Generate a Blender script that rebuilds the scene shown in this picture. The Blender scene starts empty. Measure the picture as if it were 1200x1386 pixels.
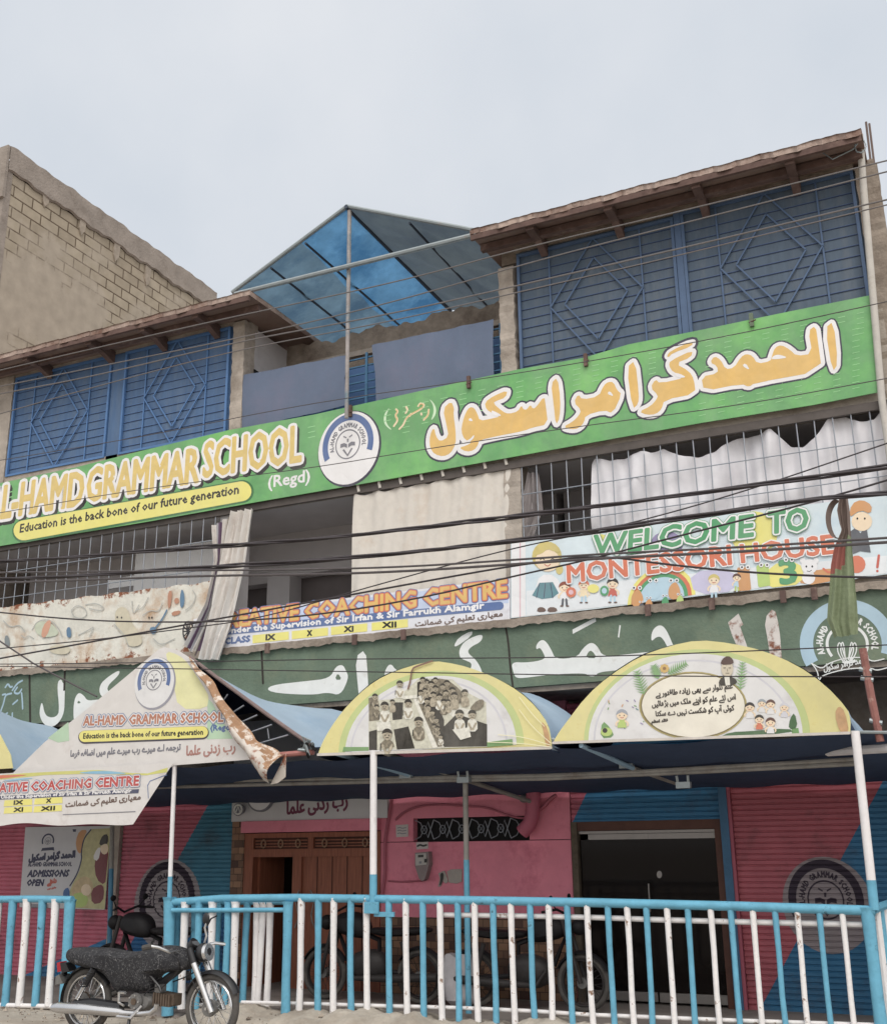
import bpy, bmesh, math, random, unicodedata
from mathutils import Vector, Matrix, noise
random.seed(7)
rad = math.radians
sc = bpy.context.scene
COL = sc.collection

# ---------------------------------------------------------------- camera
FPX, YAW, PITCH, ROLL = 1500.0, rad(25.056), rad(16.91), rad(-.6885)
CAM = Vector((0, 0, 1.65))
_f = Vector((-math.sin(YAW)*math.cos(PITCH), math.cos(YAW)*math.cos(PITCH), math.sin(PITCH)))
_r0 = Vector((math.cos(YAW), math.sin(YAW), 0)); _u0 = _r0.cross(_f)
_r = _r0*math.cos(ROLL) + _u0*math.sin(ROLL); _u = _u0*math.cos(ROLL) - _r0*math.sin(ROLL)
cd = bpy.data.cameras.new('camera'); cam = bpy.data.objects.new('camera', cd); COL.objects.link(cam)
M = Matrix((_r, _u, -_f)).transposed().to_4x4(); M.translation = CAM
cam.matrix_world = M
cd.sensor_fit = 'HORIZONTAL'; cd.sensor_width = 36; cd.lens = FPX/1200*36
cd.clip_start = .05; cd.clip_end = 2000
sc.camera = cam

# ---------------------------------------------------------------- sky, sun, exposure
SUN_EL, SUN_AZ = rad(50), rad(152)          # azimuth clockwise from +Y: behind the camera, a little right
sund = Vector((math.sin(SUN_AZ)*math.cos(SUN_EL), math.cos(SUN_AZ)*math.cos(SUN_EL), math.sin(SUN_EL)))
w = bpy.data.worlds.new('World'); sc.world = w; w.use_nodes = True
nt = w.node_tree; bg = nt.nodes['Background']
sky = nt.nodes.new('ShaderNodeTexSky'); sky.sky_type = 'NISHITA'; sky.sun_disc = False
sky.sun_elevation = SUN_EL; sky.sun_rotation = SUN_AZ; sky.dust_density = 4; sky.air_density = 1.2
tcw = nt.nodes.new('ShaderNodeTexCoord')
def wn(t, **k):
    n = nt.nodes.new(t)
    for a, b in k.items(): setattr(n, a, b)
    return n
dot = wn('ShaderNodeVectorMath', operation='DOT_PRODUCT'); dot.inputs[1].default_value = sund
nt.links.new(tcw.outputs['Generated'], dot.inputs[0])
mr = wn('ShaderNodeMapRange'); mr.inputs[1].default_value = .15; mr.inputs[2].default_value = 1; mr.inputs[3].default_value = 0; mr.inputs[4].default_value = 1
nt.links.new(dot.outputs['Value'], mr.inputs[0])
cl = wn('ShaderNodeTexNoise'); cl.inputs['Scale'].default_value = 3.4; cl.inputs['Detail'].default_value = 6; cl.inputs['Roughness'].default_value = .5
nt.links.new(tcw.outputs['Generated'], cl.inputs['Vector'])
cr = wn('ShaderNodeValToRGB')                     # the overcast layer: pale grey with faint soft structure
cr.color_ramp.elements[0].position = .3; cr.color_ramp.elements[0].color = (6.0, 6.5, 7.15, 1)
cr.color_ramp.elements[1].position = .7; cr.color_ramp.elements[1].color = (7.3, 7.55, 7.95, 1)
nt.links.new(cl.outputs['Fac'], cr.inputs[0])
glow = wn('ShaderNodeMixRGB', blend_type='MIX'); glow.inputs[2].default_value = (14.6, 14.2, 13.6, 1)  # brighter sky around the sun, added behind the camera to light the facade
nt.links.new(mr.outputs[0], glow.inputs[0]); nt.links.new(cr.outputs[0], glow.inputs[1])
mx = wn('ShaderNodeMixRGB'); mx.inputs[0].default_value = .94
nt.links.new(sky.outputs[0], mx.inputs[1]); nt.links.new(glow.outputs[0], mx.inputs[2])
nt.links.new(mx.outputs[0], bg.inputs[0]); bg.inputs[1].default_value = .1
sl = bpy.data.lights.new('sun', 'SUN'); sl.energy = 1.3; sl.angle = rad(25); sl.color = (1, .97, .92)
so = bpy.data.objects.new('sun', sl); COL.objects.link(so)
so.rotation_euler = sund.to_track_quat('Z', 'Y').to_euler()
sc.view_settings.view_transform = 'Standard'; sc.view_settings.look = 'None'
sc.view_settings.exposure = 0.12; sc.view_settings.gamma = 1; sc.view_settings.use_curve_mapping = False

# ---------------------------------------------------------------- measuring: photo pixel -> point on a plane of the place
RP, F1, F0 = 10.25, 11.9, 12.75             # railing and awning front, upper storeys, ground-floor front
def ray(px, py): return _r*((px-600)/FPX) - _u*((py-693)/FPX) + _f
def at(px, py, y): d = ray(px, py); return CAM + d*(y/d.y)
def atz(px, py, z=0): d = ray(px, py); return CAM + d*((z-CAM.z)/d.z)
def atx(px, py, x): d = ray(px, py); return CAM + d*(x/d.x)
def X(px, py, y): return at(px, py, y).x
def Z(px, py, y): return at(px, py, y).z

# ---------------------------------------------------------------- materials
def lin(c): return tuple(((v/255)/12.92 if v/255 <= .04045 else ((v/255+.055)/1.055)**2.4) for v in c)
_mats = {}
SAT = .80
def mat(name, rgb, rough=.8, var=.10, scale=3, metal=0, bump=0, bscale=20, dirt=None, dscale=1.2, dlo=.55, dhi=.75, k=1.0, stretch=None, spec=.3):
    if name in _mats: return _mats[name]
    m = bpy.data.materials.new(name); _mats[name] = m; m.use_nodes = True
    n = m.node_tree.nodes; L = m.node_tree.links; b = n['Principled BSDF']
    c = lin(rgb); g_ = .2126*c[0]+.7152*c[1]+.0722*c[2]; c = [min(.9, (g_+(v-g_)*SAT)*k) for v in c]
    tc = n.new('ShaderNodeTexCoord'); src = tc.outputs['Object']
    if stretch:
        mp = n.new('ShaderNodeMapping'); mp.inputs['Scale'].default_value = stretch; L.new(src, mp.inputs[0]); src = mp.outputs[0]
    no = n.new('ShaderNodeTexNoise'); no.inputs['Scale'].default_value = scale; no.inputs['Detail'].default_value = 6; no.inputs['Roughness'].default_value = .65
    L.new(src, no.inputs['Vector'])
    r = n.new('ShaderNodeValToRGB'); r.color_ramp.elements[0].position = .3; r.color_ramp.elements[1].position = .72
    r.color_ramp.elements[0].color = (*[v*(1-var) for v in c], 1); r.color_ramp.elements[1].color = (*[min(.92, v*(1+var)) for v in c], 1)
    L.new(no.outputs['Fac'], r.inputs[0]); out = r.outputs[0]
    if dirt:
        d = n.new('ShaderNodeTexNoise'); d.inputs['Scale'].default_value = dscale; d.inputs['Detail'].default_value = 8; d.inputs['Roughness'].default_value = .7
        L.new(src, d.inputs['Vector'])
        q = n.new('ShaderNodeMapRange'); q.inputs[1].default_value = dlo; q.inputs[2].default_value = dhi; L.new(d.outputs['Fac'], q.inputs[0])
        x = n.new('ShaderNodeMixRGB'); x.inputs[2].default_value = (*lin(dirt), 1); L.new(q.outputs[0], x.inputs[0]); L.new(out, x.inputs[1]); out = x.outputs[0]
    sign = name.startswith(('print', 'banner_', 'gable_cloth', 'meter_face', 'poster', 'board_white'))
    if sign:                                       # one weathering and one set of creases run through all inks of a sign
        ge = n.new('ShaderNodeNewGeometry'); ma_ = n.new('ShaderNodeMapping'); ma_.inputs['Scale'].default_value = (1, 1, .45); L.new(ge.outputs['Position'], ma_.inputs[0])
        fz = n.new('ShaderNodeTexNoise'); fz.inputs['Scale'].default_value = 2.1; fz.inputs['Detail'].default_value = 9; fz.inputs['Roughness'].default_value = .68; fz.inputs['Distortion'].default_value = .6; L.new(ma_.outputs[0], fz.inputs['Vector'])
        fr_ = n.new('ShaderNodeMapRange'); fr_.inputs[1].default_value = .38; fr_.inputs[2].default_value = .75; fr_.inputs[3].default_value = .02; fr_.inputs[4].default_value = .20; L.new(fz.outputs['Fac'], fr_.inputs[0])
        fx = n.new('ShaderNodeMixRGB'); fx.inputs[2].default_value = (.50, .485, .45, 1); L.new(fr_.outputs[0], fx.inputs[0]); L.new(out, fx.inputs[1]); out = fx.outputs[0]
    L.new(out, b.inputs['Base Color'])
    b.inputs['Roughness'].default_value = rough; b.inputs['Metallic'].default_value = metal
    b.inputs['Specular IOR Level'].default_value = spec
    if sign:
        cz = n.new('ShaderNodeTexNoise'); cz.inputs['Scale'].default_value = 1.5; cz.inputs['Detail'].default_value = 2.5; cz.inputs['Distortion'].default_value = 1.0; L.new(ge.outputs['Position'], cz.inputs['Vector'])
        cb_ = n.new('ShaderNodeMath'); cb_.operation = 'SUBTRACT'; cb_.inputs[1].default_value = .5; L.new(cz.outputs['Fac'], cb_.inputs[0]); ca_ = n.new('ShaderNodeMath'); ca_.operation = 'ABSOLUTE'; L.new(cb_.outputs[0], ca_.inputs[0])
        bu = n.new('ShaderNodeBump'); bu.inputs['Strength'].default_value = .35; bu.inputs['Distance'].default_value = .05; L.new(ca_.outputs[0], bu.inputs['Height']); L.new(bu.outputs[0], b.inputs['Normal'])
    elif bump:
        bn = n.new('ShaderNodeTexNoise'); bn.inputs['Scale'].default_value = bscale; bn.inputs['Detail'].default_value = 5; L.new(src, bn.inputs['Vector'])
        bu = n.new('ShaderNodeBump'); bu.inputs['Strength'].default_value = bump; bu.inputs['Distance'].default_value = .02
        L.new(bn.outputs['Fac'], bu.inputs['Height']); L.new(bu.outputs[0], b.inputs['Normal'])
    return m
def split_mat(name, ca, cb, p0, p1, y, third=None, tz=0):
    """paint of two colours that meet on a slanting line through two points of the plane y (painted on the shutter)"""
    m = mat(name, ca, rough=.55, var=.10, scale=5, dirt=(70, 62, 62), dscale=2.0, dlo=.52, dhi=.85)
    n = m.node_tree.nodes; L = m.node_tree.links; b = n['Principled BSDF']
    a, c = at(*p0, y), at(*p1, y)
    nx, nz = (c.z-a.z), -(c.x-a.x)
    if nx < 0: nx, nz = -nx, -nz
    g = n.new('ShaderNodeNewGeometry')
    d = n.new('ShaderNodeVectorMath'); d.operation = 'DOT_PRODUCT'; d.inputs[1].default_value = (nx, 0, nz); L.new(g.outputs['Position'], d.inputs[0])
    t = n.new('ShaderNodeMath'); t.operation = 'GREATER_THAN'; t.inputs[1].default_value = nx*a.x+nz*a.z; L.new(d.outputs['Value'], t.inputs[0])
    r = [q for q in n if q.type == 'VALTORGB'][0]; dest = [l.to_socket for l in L if l.from_node == r][0]
    no = [q for q in n if q.type == 'TEX_NOISE'][0]
    def ramp(cc):
        q = n.new('ShaderNodeValToRGB'); cc = lin(cc)
        q.color_ramp.elements[0].position = .3; q.color_ramp.elements[1].position = .72
        q.color_ramp.elements[0].color = (*[v*.9 for v in cc], 1); q.color_ramp.elements[1].color = (*[v*1.1 for v in cc], 1)
        L.new(no.outputs['Fac'], q.inputs[0]); return q.outputs[0]
    second = ramp(cb)
    if third:
        s = n.new('ShaderNodeSeparateXYZ'); L.new(g.outputs['Position'], s.inputs[0])
        t2 = n.new('ShaderNodeMapRange'); t2.inputs[1].default_value = tz-.12; t2.inputs[2].default_value = tz+.12; L.new(s.outputs['Z'], t2.inputs[0])
        x2 = n.new('ShaderNodeMixRGB'); L.new(t2.outputs[0], x2.inputs[0]); L.new(ramp(third), x2.inputs[1]); L.new(second, x2.inputs[2]); second = x2.outputs[0]
    x = n.new('ShaderNodeMixRGB'); L.new(t.outputs[0], x.inputs[0]); L.new(r.outputs[0], x.inputs[1]); L.new(second, x.inputs[2])
    L.new(x.outputs[0], dest)
    return m
def block_mat(name, c1, c2, mortar, bw, bh, ms=.012, rough=.9, bump=.6, dirt=None, dlo=.5, dhi=.7, axis='X', dscale=.6, zg=None):
    m = bpy.data.materials.new(name); _mats[name] = m; m.use_nodes = True
    n = m.node_tree.nodes; L = m.node_tree.links; b = n['Principled BSDF']
    tc = n.new('ShaderNodeTexCoord'); sx = n.new('ShaderNodeSeparateXYZ'); mp = n.new('ShaderNodeCombineXYZ'); L.new(tc.outputs['Object'], sx.inputs[0])
    L.new(sx.outputs[axis], mp.inputs[0]); L.new(sx.outputs['Z'], mp.inputs[1])
    br = n.new('ShaderNodeTexBrick'); L.new(mp.outputs[0], br.inputs['Vector'])
    br.inputs['Scale'].default_value = 1; br.inputs['Brick Width'].default_value = bw; br.inputs['Row Height'].default_value = bh
    br.inputs['Mortar Size'].default_value = ms; br.inputs['Mortar Smooth'].default_value = .3; br.inputs['Bias'].default_value = 0
    br.inputs['Color1'].default_value = (*lin(c1), 1); br.inputs['Color2'].default_value = (*lin(c2), 1); br.inputs['Mortar'].default_value = (*lin(mortar), 1)
    no = n.new('ShaderNodeTexNoise'); no.inputs['Scale'].default_value = 4; no.inputs['Detail'].default_value = 7; L.new(tc.outputs['Object'], no.inputs['Vector'])
    mrr = n.new('ShaderNodeMapRange'); mrr.inputs[3].default_value = .7; mrr.inputs[4].default_value = 1.25; L.new(no.outputs['Fac'], mrr.inputs[0])
    mu = n.new('ShaderNodeMixRGB'); mu.blend_type = 'MULTIPLY'; mu.inputs[0].default_value = 1; L.new(br.outputs['Color'], mu.inputs[1]); L.new(mrr.outputs[0], mu.inputs[2])
    out = mu.outputs[0]; fac = br.outputs['Fac']
    if dirt:
        d = n.new('ShaderNodeTexNoise'); d.inputs['Scale'].default_value = dscale; d.inputs['Detail'].default_value = 7; d.inputs['Roughness'].default_value = .62; L.new(tc.outputs['Object'], d.inputs['Vector'])
        q = n.new('ShaderNodeMapRange'); q.inputs[1].default_value = dlo; q.inputs[2].default_value = dhi
        if zg:
            zz_ = n.new('ShaderNodeMapRange'); zz_.inputs[1].default_value = zg[0]; zz_.inputs[2].default_value = zg[1]; zz_.inputs[3].default_value = .14; zz_.inputs[4].default_value = -.13; L.new(sx.outputs['Z'], zz_.inputs[0])
            ss_ = n.new('ShaderNodeMath'); L.new(d.outputs['Fac'], ss_.inputs[0]); L.new(zz_.outputs[0], ss_.inputs[1]); L.new(ss_.outputs[0], q.inputs[0])
        else: L.new(d.outputs['Fac'], q.inputs[0])
        dn = n.new('ShaderNodeMixRGB'); dn.blend_type = 'MULTIPLY'; dn.inputs[0].default_value = 1; dn.inputs[1].default_value = (*lin(dirt), 1); L.new(mrr.outputs[0], dn.inputs[2])
        x = n.new('ShaderNodeMixRGB'); L.new(q.outputs[0], x.inputs[0]); L.new(out, x.inputs[1]); L.new(dn.outputs[0], x.inputs[2]); out = x.outputs[0]
        f2 = n.new('ShaderNodeMath'); f2.operation = 'SUBTRACT'; f2.use_clamp = True; L.new(fac, f2.inputs[0]); L.new(q.outputs[0], f2.inputs[1]); fac = f2.outputs[0]
    L.new(out, b.inputs['Base Color']); b.inputs['Roughness'].default_value = rough
    bu = n.new('ShaderNodeBump'); bu.inputs['Strength'].default_value = bump; bu.inputs['Distance'].default_value = .02; bu.invert = True
    ad = n.new('ShaderNodeMath'); ad.operation = 'MULTIPLY_ADD'; ad.inputs[1].default_value = .5; L.new(no.outputs['Fac'], ad.inputs[0]); L.new(fac, ad.inputs[2])
    L.new(ad.outputs[0], bu.inputs['Height']); L.new(bu.outputs[0], b.inputs['Normal'])
    return m

# ---------------------------------------------------------------- mesh building
class MB:
    def __init__(s): s.v = []; s.f = []; s.m = []; s.mats = []
    def mi(s, m):
        if m not in s.mats: s.mats.append(m)
        return s.mats.index(m)
    def add(s, vs, fs, m):
        o = len(s.v); s.v += [tuple(q) for q in vs]; i = s.mi(m)
        for f in fs: s.f.append([o+j for j in f]); s.m.append(i)
        return s
    def box(s, x0, x1, y0, y1, z0, z1, m):
        vs = [(x, y, z) for x in (x0, x1) for y in (y0, y1) for z in (z0, z1)]
        return s.add(vs, [(0,1,3,2),(4,6,7,5),(0,4,5,1),(2,3,7,6),(0,2,6,4),(1,5,7,3)], m)
    def obox(s, a, b, wid, hei, m, up=(0,0,1)):
        a, b = Vector(a), Vector(b); d = (b-a).normalized(); u = Vector(up)
        sd = d.cross(u).normalized(); u = sd.cross(d).normalized()
        vs = [p+sd*i*wid/2+u*j*hei/2 for p in (a, b) for i, j in ((-1,-1),(1,-1),(1,1),(-1,1))]
        return s.add(vs, [(3,2,1,0),(4,5,6,7),(0,1,5,4),(1,2,6,5),(2,3,7,6),(3,0,4,7)], m)
    def prism(s, pts, off, m):
        pts = [Vector(p) for p in pts]; off = Vector(off); n = len(pts)
        return s.add(pts+[p+off for p in pts], [list(range(n)), list(range(2*n-1, n-1, -1))]+[(i, i+n, (i+1) % n+n, (i+1) % n) for i in range(n)], m)
    def poly(s, pts, m): return s.add(pts, [list(range(len(pts)))], m)
    def tube(s, pts, r, m, n=8, close=False):
        pts = [Vector(p) for p in pts]; k = len(pts); vs = []; fs = []
        rs = r if isinstance(r, (list, tuple)) else [r]*k
        ref = None
        for i, p in enumerate(pts):
            t = (pts[(i+1) % k]-pts[i-1]) if close else (pts[min(i+1, k-1)]-pts[max(i-1, 0)])
            if t.length < 1e-9: t = Vector((0,0,1))
            t.normalize()
            if ref is None: ref = t.orthogonal().normalized()
            ref = (ref-t*ref.dot(t)).normalized(); c = t.cross(ref)
            vs += [p+(ref*math.cos(2*math.pi*j/n)+c*math.sin(2*math.pi*j/n))*rs[i] for j in range(n)]
        for i in range(k if close else k-1):
            i2 = (i+1) % k
            fs += [(i*n+j, i*n+(j+1) % n, i2*n+(j+1) % n, i2*n+j) for j in range(n)]
        if not close: fs += [list(range(n-1, -1, -1)), list(range((k-1)*n, k*n))]
        return s.add(vs, fs, m)
    def grid(s, fn, nu, nv, m, mf=None):
        vs = [fn(i/nu, j/nv) for j in range(nv+1) for i in range(nu+1)]
        if mf is None:
            return s.add(vs, [(j*(nu+1)+i, j*(nu+1)+i+1, (j+1)*(nu+1)+i+1, (j+1)*(nu+1)+i) for j in range(nv) for i in range(nu)], m)
        o = len(s.v); s.v += [tuple(q) for q in vs]
        for j in range(nv):
            for i in range(nu):
                s.f.append([o+j*(nu+1)+i, o+j*(nu+1)+i+1, o+(j+1)*(nu+1)+i+1, o+(j+1)*(nu+1)+i]); s.m.append(s.mi(mf((i+.5)/nu, (j+.5)/nv)))
        return s
    def ball(s, c, rx, ry, rz, m, nu=12, nv=8):
        c = Vector(c)
        vs = []; fs = []
        for j in range(nv+1):
            a = math.pi*j/nv
            for i in range(nu):
                b = 2*math.pi*i/nu; vs.append(c+Vector((rx*math.sin(a)*math.cos(b), ry*math.sin(a)*math.sin(b), rz*math.cos(a))))
        for j in range(nv):
            for i in range(nu): fs.append((j*nu+i, j*nu+(i+1) % nu, (j+1)*nu+(i+1) % nu, (j+1)*nu+i))
        return s.add(vs, fs, m)
    def comps(s):
        p = list(range(len(s.v)))
        def find(i):
            while p[i] != i: p[i] = p[p[i]]; i = p[i]
            return i
        for f in s.f:
            for j in f[1:]: p[find(f[0])] = find(j)
        out = {}
        for f, mi in zip(s.f, s.m):
            k = find(f[0]); q = out.setdefault(k, (MB(), {}))
            mb, mp = q
            for j in f:
                if j not in mp: mp[j] = len(mb.v); mb.v.append(s.v[j])
            mb.f.append([mp[j] for j in f]); mb.m.append(mb.mi(s.mats[mi]))
        return [q[0] for q in out.values()]
    def build(s, name, parent=None, smooth=False, origin=None, post=None, rot=None):
        if parent is not None and name in SPLIT:
            c = s.comps()
            if len(c) > 1:
                for q in c[:-1]: q.build(name, parent, smooth)
                return c[-1].build(name, parent, smooth)
        base = Vector((0,0,0)); q = parent
        if parent is not None:
            while q.parent is not None: q = q.parent
            base = q.location.copy()
        elif origin is not None: base = Vector(origin)
        me = bpy.data.meshes.new(name)
        me.from_pydata([(v[0]-base.x, v[1]-base.y, v[2]-base.z) for v in s.v], [], s.f)
        for m in s.mats: me.materials.append(m)
        me.polygons.foreach_set('material_index', s.m)
        if post: post(me, base)
        if smooth:
            me.polygons.foreach_set('use_smooth', [True]*len(me.polygons))
            try: me.set_sharp_from_angle(angle=rad(40))
            except Exception: pass
        me.validate(); me.update()
        o = bpy.data.objects.new(name, me); COL.objects.link(o)
        if parent is not None: o.parent = parent
        elif origin is not None: o.location = base
        return o
def tag(o, label, cat=None, group=None, kind=None):
    if label: o['label'] = label
    if cat: o['category'] = cat
    if group: o['group'] = group
    if kind: o['kind'] = kind
    return o
def thing(name, label, cat, loc, group=None):
    o = bpy.data.objects.new(name, None); COL.objects.link(o); o.location = loc; o.empty_display_size = .2
    return tag(o, label, cat, group)
def chaikin(p, n=2, closed=True):
    p = [Vector(q).to_2d() if not isinstance(q, Vector) else q for q in p]
    for _ in range(n):
        r = []; k = len(p)
        for i in range(k if closed else k-1):
            a, b = p[i], p[(i+1) % k]; r += [a*.75+b*.25, a*.25+b*.75]
        p = r if closed else [p[0]]+r+[p[-1]]
    return p
LAY = .0016
def chaikin3(P): 
    p = [Vector(q) for q in P]
    for _ in range(2): p = [p[0]]+[w_ for i in range(len(p)-1) for w_ in (p[i]*.75+p[i+1]*.25, p[i]*.25+p[i+1]*.75)]+[p[-1]]
    return p
SPLIT = {'rusty_clamp', 'mortar_lump', 'lintel', 'strut', 'cross_pipe', 'clamp', 'curtain_loop', 'door_rail', 'handle', 'ceiling_beam', 'reinforcing_bar', 'purlin', 'lacing', 'tie_knot', 'floor_slab', 'ground_floor_wall', 'inner_wall', 'partition', 'room_wall', 'wall_block', 'joint', 'upright'}
def pp(pts, y, lay=0): return [at(q[0], q[1], y)+Vector((0, -LAY*lay, 0)) for q in pts]
def zm(x0, y0, s): return lambda pts: [(x0+p[0]/s, y0+p[1]/s) for p in pts]
# flat print: all of it lies on the plane y of its own sign
def pol(mb, pts, y, lay, m, sm=0): y -= hair(); mb.poly(pp(chaikin(pts, sm) if sm else pts, y, lay), m)
def ell(mb, cx, cy, rx, ry, y, lay, m, n=20, a0=0, a1=360):
    y -= hair()
    full = a1-a0 >= 360; k = n if full else n+1
    mb.poly(pp([(cx+rx*math.cos(rad(a0+(a1-a0)*i/n)), cy-ry*math.sin(rad(a0+(a1-a0)*i/n))) for i in range(k)], y, lay), m)
_seq = 0
def hair():
    global _seq
    _seq += 1; return (_seq*29 % 61)/61*.0005+.0000031
def dil(mb, V, E, r, m, y, n=8, jit=.0008):
    """a line of half-width r along the edges E of flat points V (x, z): strips and round joints, each a hair apart"""
    done = set(); global _seq
    for a, b in E:
        A, B = V[a], V[b]; d = (B-A)
        if d.length > 1e-7:
            q = Vector((-d.y, d.x)).normalized()*r; _seq += 1; yy = y-(_seq*37 % 97)/97*jit
            mb.add([(p.x, yy, p.y) for p in (A+q, A-q, B-q, B+q)], [(0,1,2,3)], m)
        for i in (a, b):
            if i in done: continue
            done.add(i); P = V[i]; _seq += 1; yy = y-(_seq*37 % 97)/97*jit
            mb.add([(P.x+r*math.cos(2*math.pi*j/n), yy, P.y+r*math.sin(2*math.pi*j/n)) for j in range(n)], [list(range(n))], m)
def stroke(mb, pts, wpx, y, lay, m, sm=1, closed=False):
    p = chaikin(pts, sm, closed) if sm else [Vector(q) for q in pts]
    W = [at(q[0], q[1], y) for q in p]; V = [Vector((q.x, q.z)) for q in W]
    s = (at(pts[0][0]+1, pts[0][1], y)-at(pts[0][0], pts[0][1], y)).length
    k = len(V); dil(mb, V, [(i, (i+1) % k) for i in range(k if closed else k-1)], wpx*s/2, m, y-LAY*lay)
def shape(mb, pts, y, lay, fill, rims=(), sm=1):
    """filled outline with printed rims; rims = [(material, width px)] from the outermost inwards"""
    y -= hair()
    p = chaikin(pts, sm); W = [at(q.x, q.y, y) for q in p]; V = [Vector((q.x, q.z)) for q in W]; k = len(V)
    s = (at(pts[0][0]+1, pts[0][1], y)-at(pts[0][0], pts[0][1], y)).length
    for i, (m, wd) in enumerate(rims): dil(mb, V, [(j, (j+1) % k) for j in range(k)], wd*s, m, y-LAY*(lay+i))
    mb.poly([(q.x, y-LAY*(lay+len(rims)), q.y) for q in V], fill)
# lettering
_glyph = {}
def glyphs(s, res=2):
    if (s, res) in _glyph: return _glyph[(s, res)]
    c = bpy.data.curves.new('t', 'FONT'); c.body = s; c.resolution_u = res; c.size = 1
    o = bpy.data.objects.new('t', c); COL.objects.link(o)
    ev = o.evaluated_get(bpy.context.evaluated_depsgraph_get()); me = ev.to_mesh()
    bm = bmesh.new(); bm.from_mesh(me); bmesh.ops.remove_doubles(bm, verts=bm.verts, dist=1e-5)
    bm.verts.index_update()
    V = [Vector((v.co.x, v.co.y)) for v in bm.verts]; F = [[v.index for v in f.verts] for f in bm.faces]
    Ed = [(e.verts[0].index, e.verts[1].index) for e in bm.edges if len(e.link_faces) < 2]
    bm.free(); ev.to_mesh_clear(); bpy.data.objects.remove(o); bpy.data.curves.remove(c)
    if not V: V = [Vector((0,0)), Vector((.3,0))]
    _glyph[(s, res)] = (V, F, Ed); return V, F, Ed
CAPH = .729
def put_text(mb, s, o, ux, uz, y, lay, m, bold=0, rims=(), res=2, shear=0, box=False, caph=None):
    """text from o (x, z) along ux (full width vector), uz = cap height vector, on the plane y"""
    V, F, Ed = glyphs(s, res); x0 = min(v.x for v in V); x1 = max(v.x for v in V)
    y0, y1 = (min(v.y for v in V), max(v.y for v in V)) if box else (0, caph or CAPHV)
    W = []
    for v in V:
        a, b = (v.x-x0)/max(1e-6, x1-x0), (v.y-y0)/max(1e-6, y1-y0)
        p = o+ux*a+uz*b
        if shear: p = p+ux.normalized()*(shear*b*uz.length)
        W.append(p)
    for i, (mm, wd) in enumerate(rims): dil(mb, W, Ed, wd+bold, mm, y-LAY*(lay+i))
    yl = y-LAY*(lay+len(rims))
    if bold: dil(mb, W, Ed, bold, m, yl+.0009, n=6)
    mb.add([(p.x, yl, p.y) for p in W], F, m)
CAPHV = max(v.y for v in glyphs('H')[0])
def txt(mb, s, p0, p1, cap, y, lay, m, bold=0, rims=(), res=2, shear=0, box=False):
    a, b = at(*p0, y), at(*p1, y); c = at(p0[0], p0[1]-cap, y)
    k = (b-a).length/math.hypot(p1[0]-p0[0], p1[1]-p0[1])
    put_text(mb, s, Vector((a.x, a.z)), Vector((b.x-a.x, b.z-a.z)), Vector((0, c.z-a.z)), y, lay, m, bold*k, [(q, wd*k) for q, wd in rims], res, shear, box)
def arc_text(mb, s, c, r, h, a0, a1, y, lay, m, bold=0, rx=1):
    """letters standing round an arc from a0 to a1 degrees (clockwise), c = (x, z) centre, r = baseline radius"""
    ws = []
    for ch in s:
        if ch == ' ': ws.append(.4); continue
        V = glyphs(ch)[0]; ws.append(max(v.x for v in V)-min(v.x for v in V)+.12)
    tot = sum(ws); q = 0
    for ch, wd in zip(s, ws):
        am = a0+(a1-a0)*(q+wd/2)/tot; q += wd
        if ch == ' ': continue
        t = rad(am); n = Vector((math.cos(t)*rx, math.sin(t))); tg = Vector((math.sin(t)*rx, -math.cos(t)))
        L = abs(rad(a1-a0))*r*(wd-.12)/tot
        put_text(mb, ch, c+n*r-tg*L/2, tg*L, n*h, y, lay, m, bold, res=1)
def ar(s):
    """Arabic / Urdu in joined letter forms, in visual order"""
    def form(ch, f):
        if ch == 'ی' : nm = 'ARABIC LETTER FARSI YEH'
        else: nm = unicodedata.name(ch, '')
        try: return unicodedata.lookup(nm+' '+f+' FORM')
        except KeyError: return None
    out = []; t = s.replace('لا', '\u0001'); n = len(t)
    def dual(ch): return ch != '\u0001' and form(ch, 'INITIAL') is not None
    def joins(ch): return ch == '\u0001' or form(ch, 'FINAL') is not None
    for i, ch in enumerate(t):
        pv = i > 0 and dual(t[i-1]); nx = i < n-1 and joins(t[i+1])
        if ch == '\u0001': out.append('\ufefc' if pv else '\ufefb'); continue
        if not joins(ch): out.append(ch); continue
        pick = ('MEDIAL' if nx and dual(ch) else 'FINAL') if pv else ('INITIAL' if nx and dual(ch) else 'ISOLATED')
        out.append(form(ch, pick) or ch)
    return ''.join(reversed(out))
def ring(mb, c, rx, rz, r0, r1, a0, a1, y, lay, m, n=40):
    P = []
    for i in range(n+1):
        t = rad(a0+(a1-a0)*i/n); P.append((c.x+rx*r1*math.cos(t), y-LAY*lay, c.y+rz*r1*math.sin(t)))
    for i in range(n+1):
        t = rad(a0+(a1-a0)*i/n); P.append((c.x+rx*r0*math.cos(t), y-LAY*lay, c.y+rz*r0*math.sin(t)))
    k = n+1
    mb.add(P, [(i, i+1, k+i+1, k+i) for i in range(n)], m)
def disc(mb, c, rx, rz, y, lay, m, n=40, f=1):
    mb.poly([(c.x+rx*f*math.cos(2*math.pi*i/n), y-LAY*lay, c.y+rz*f*math.sin(2*math.pi*i/n)) for i in range(n)], m)
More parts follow.
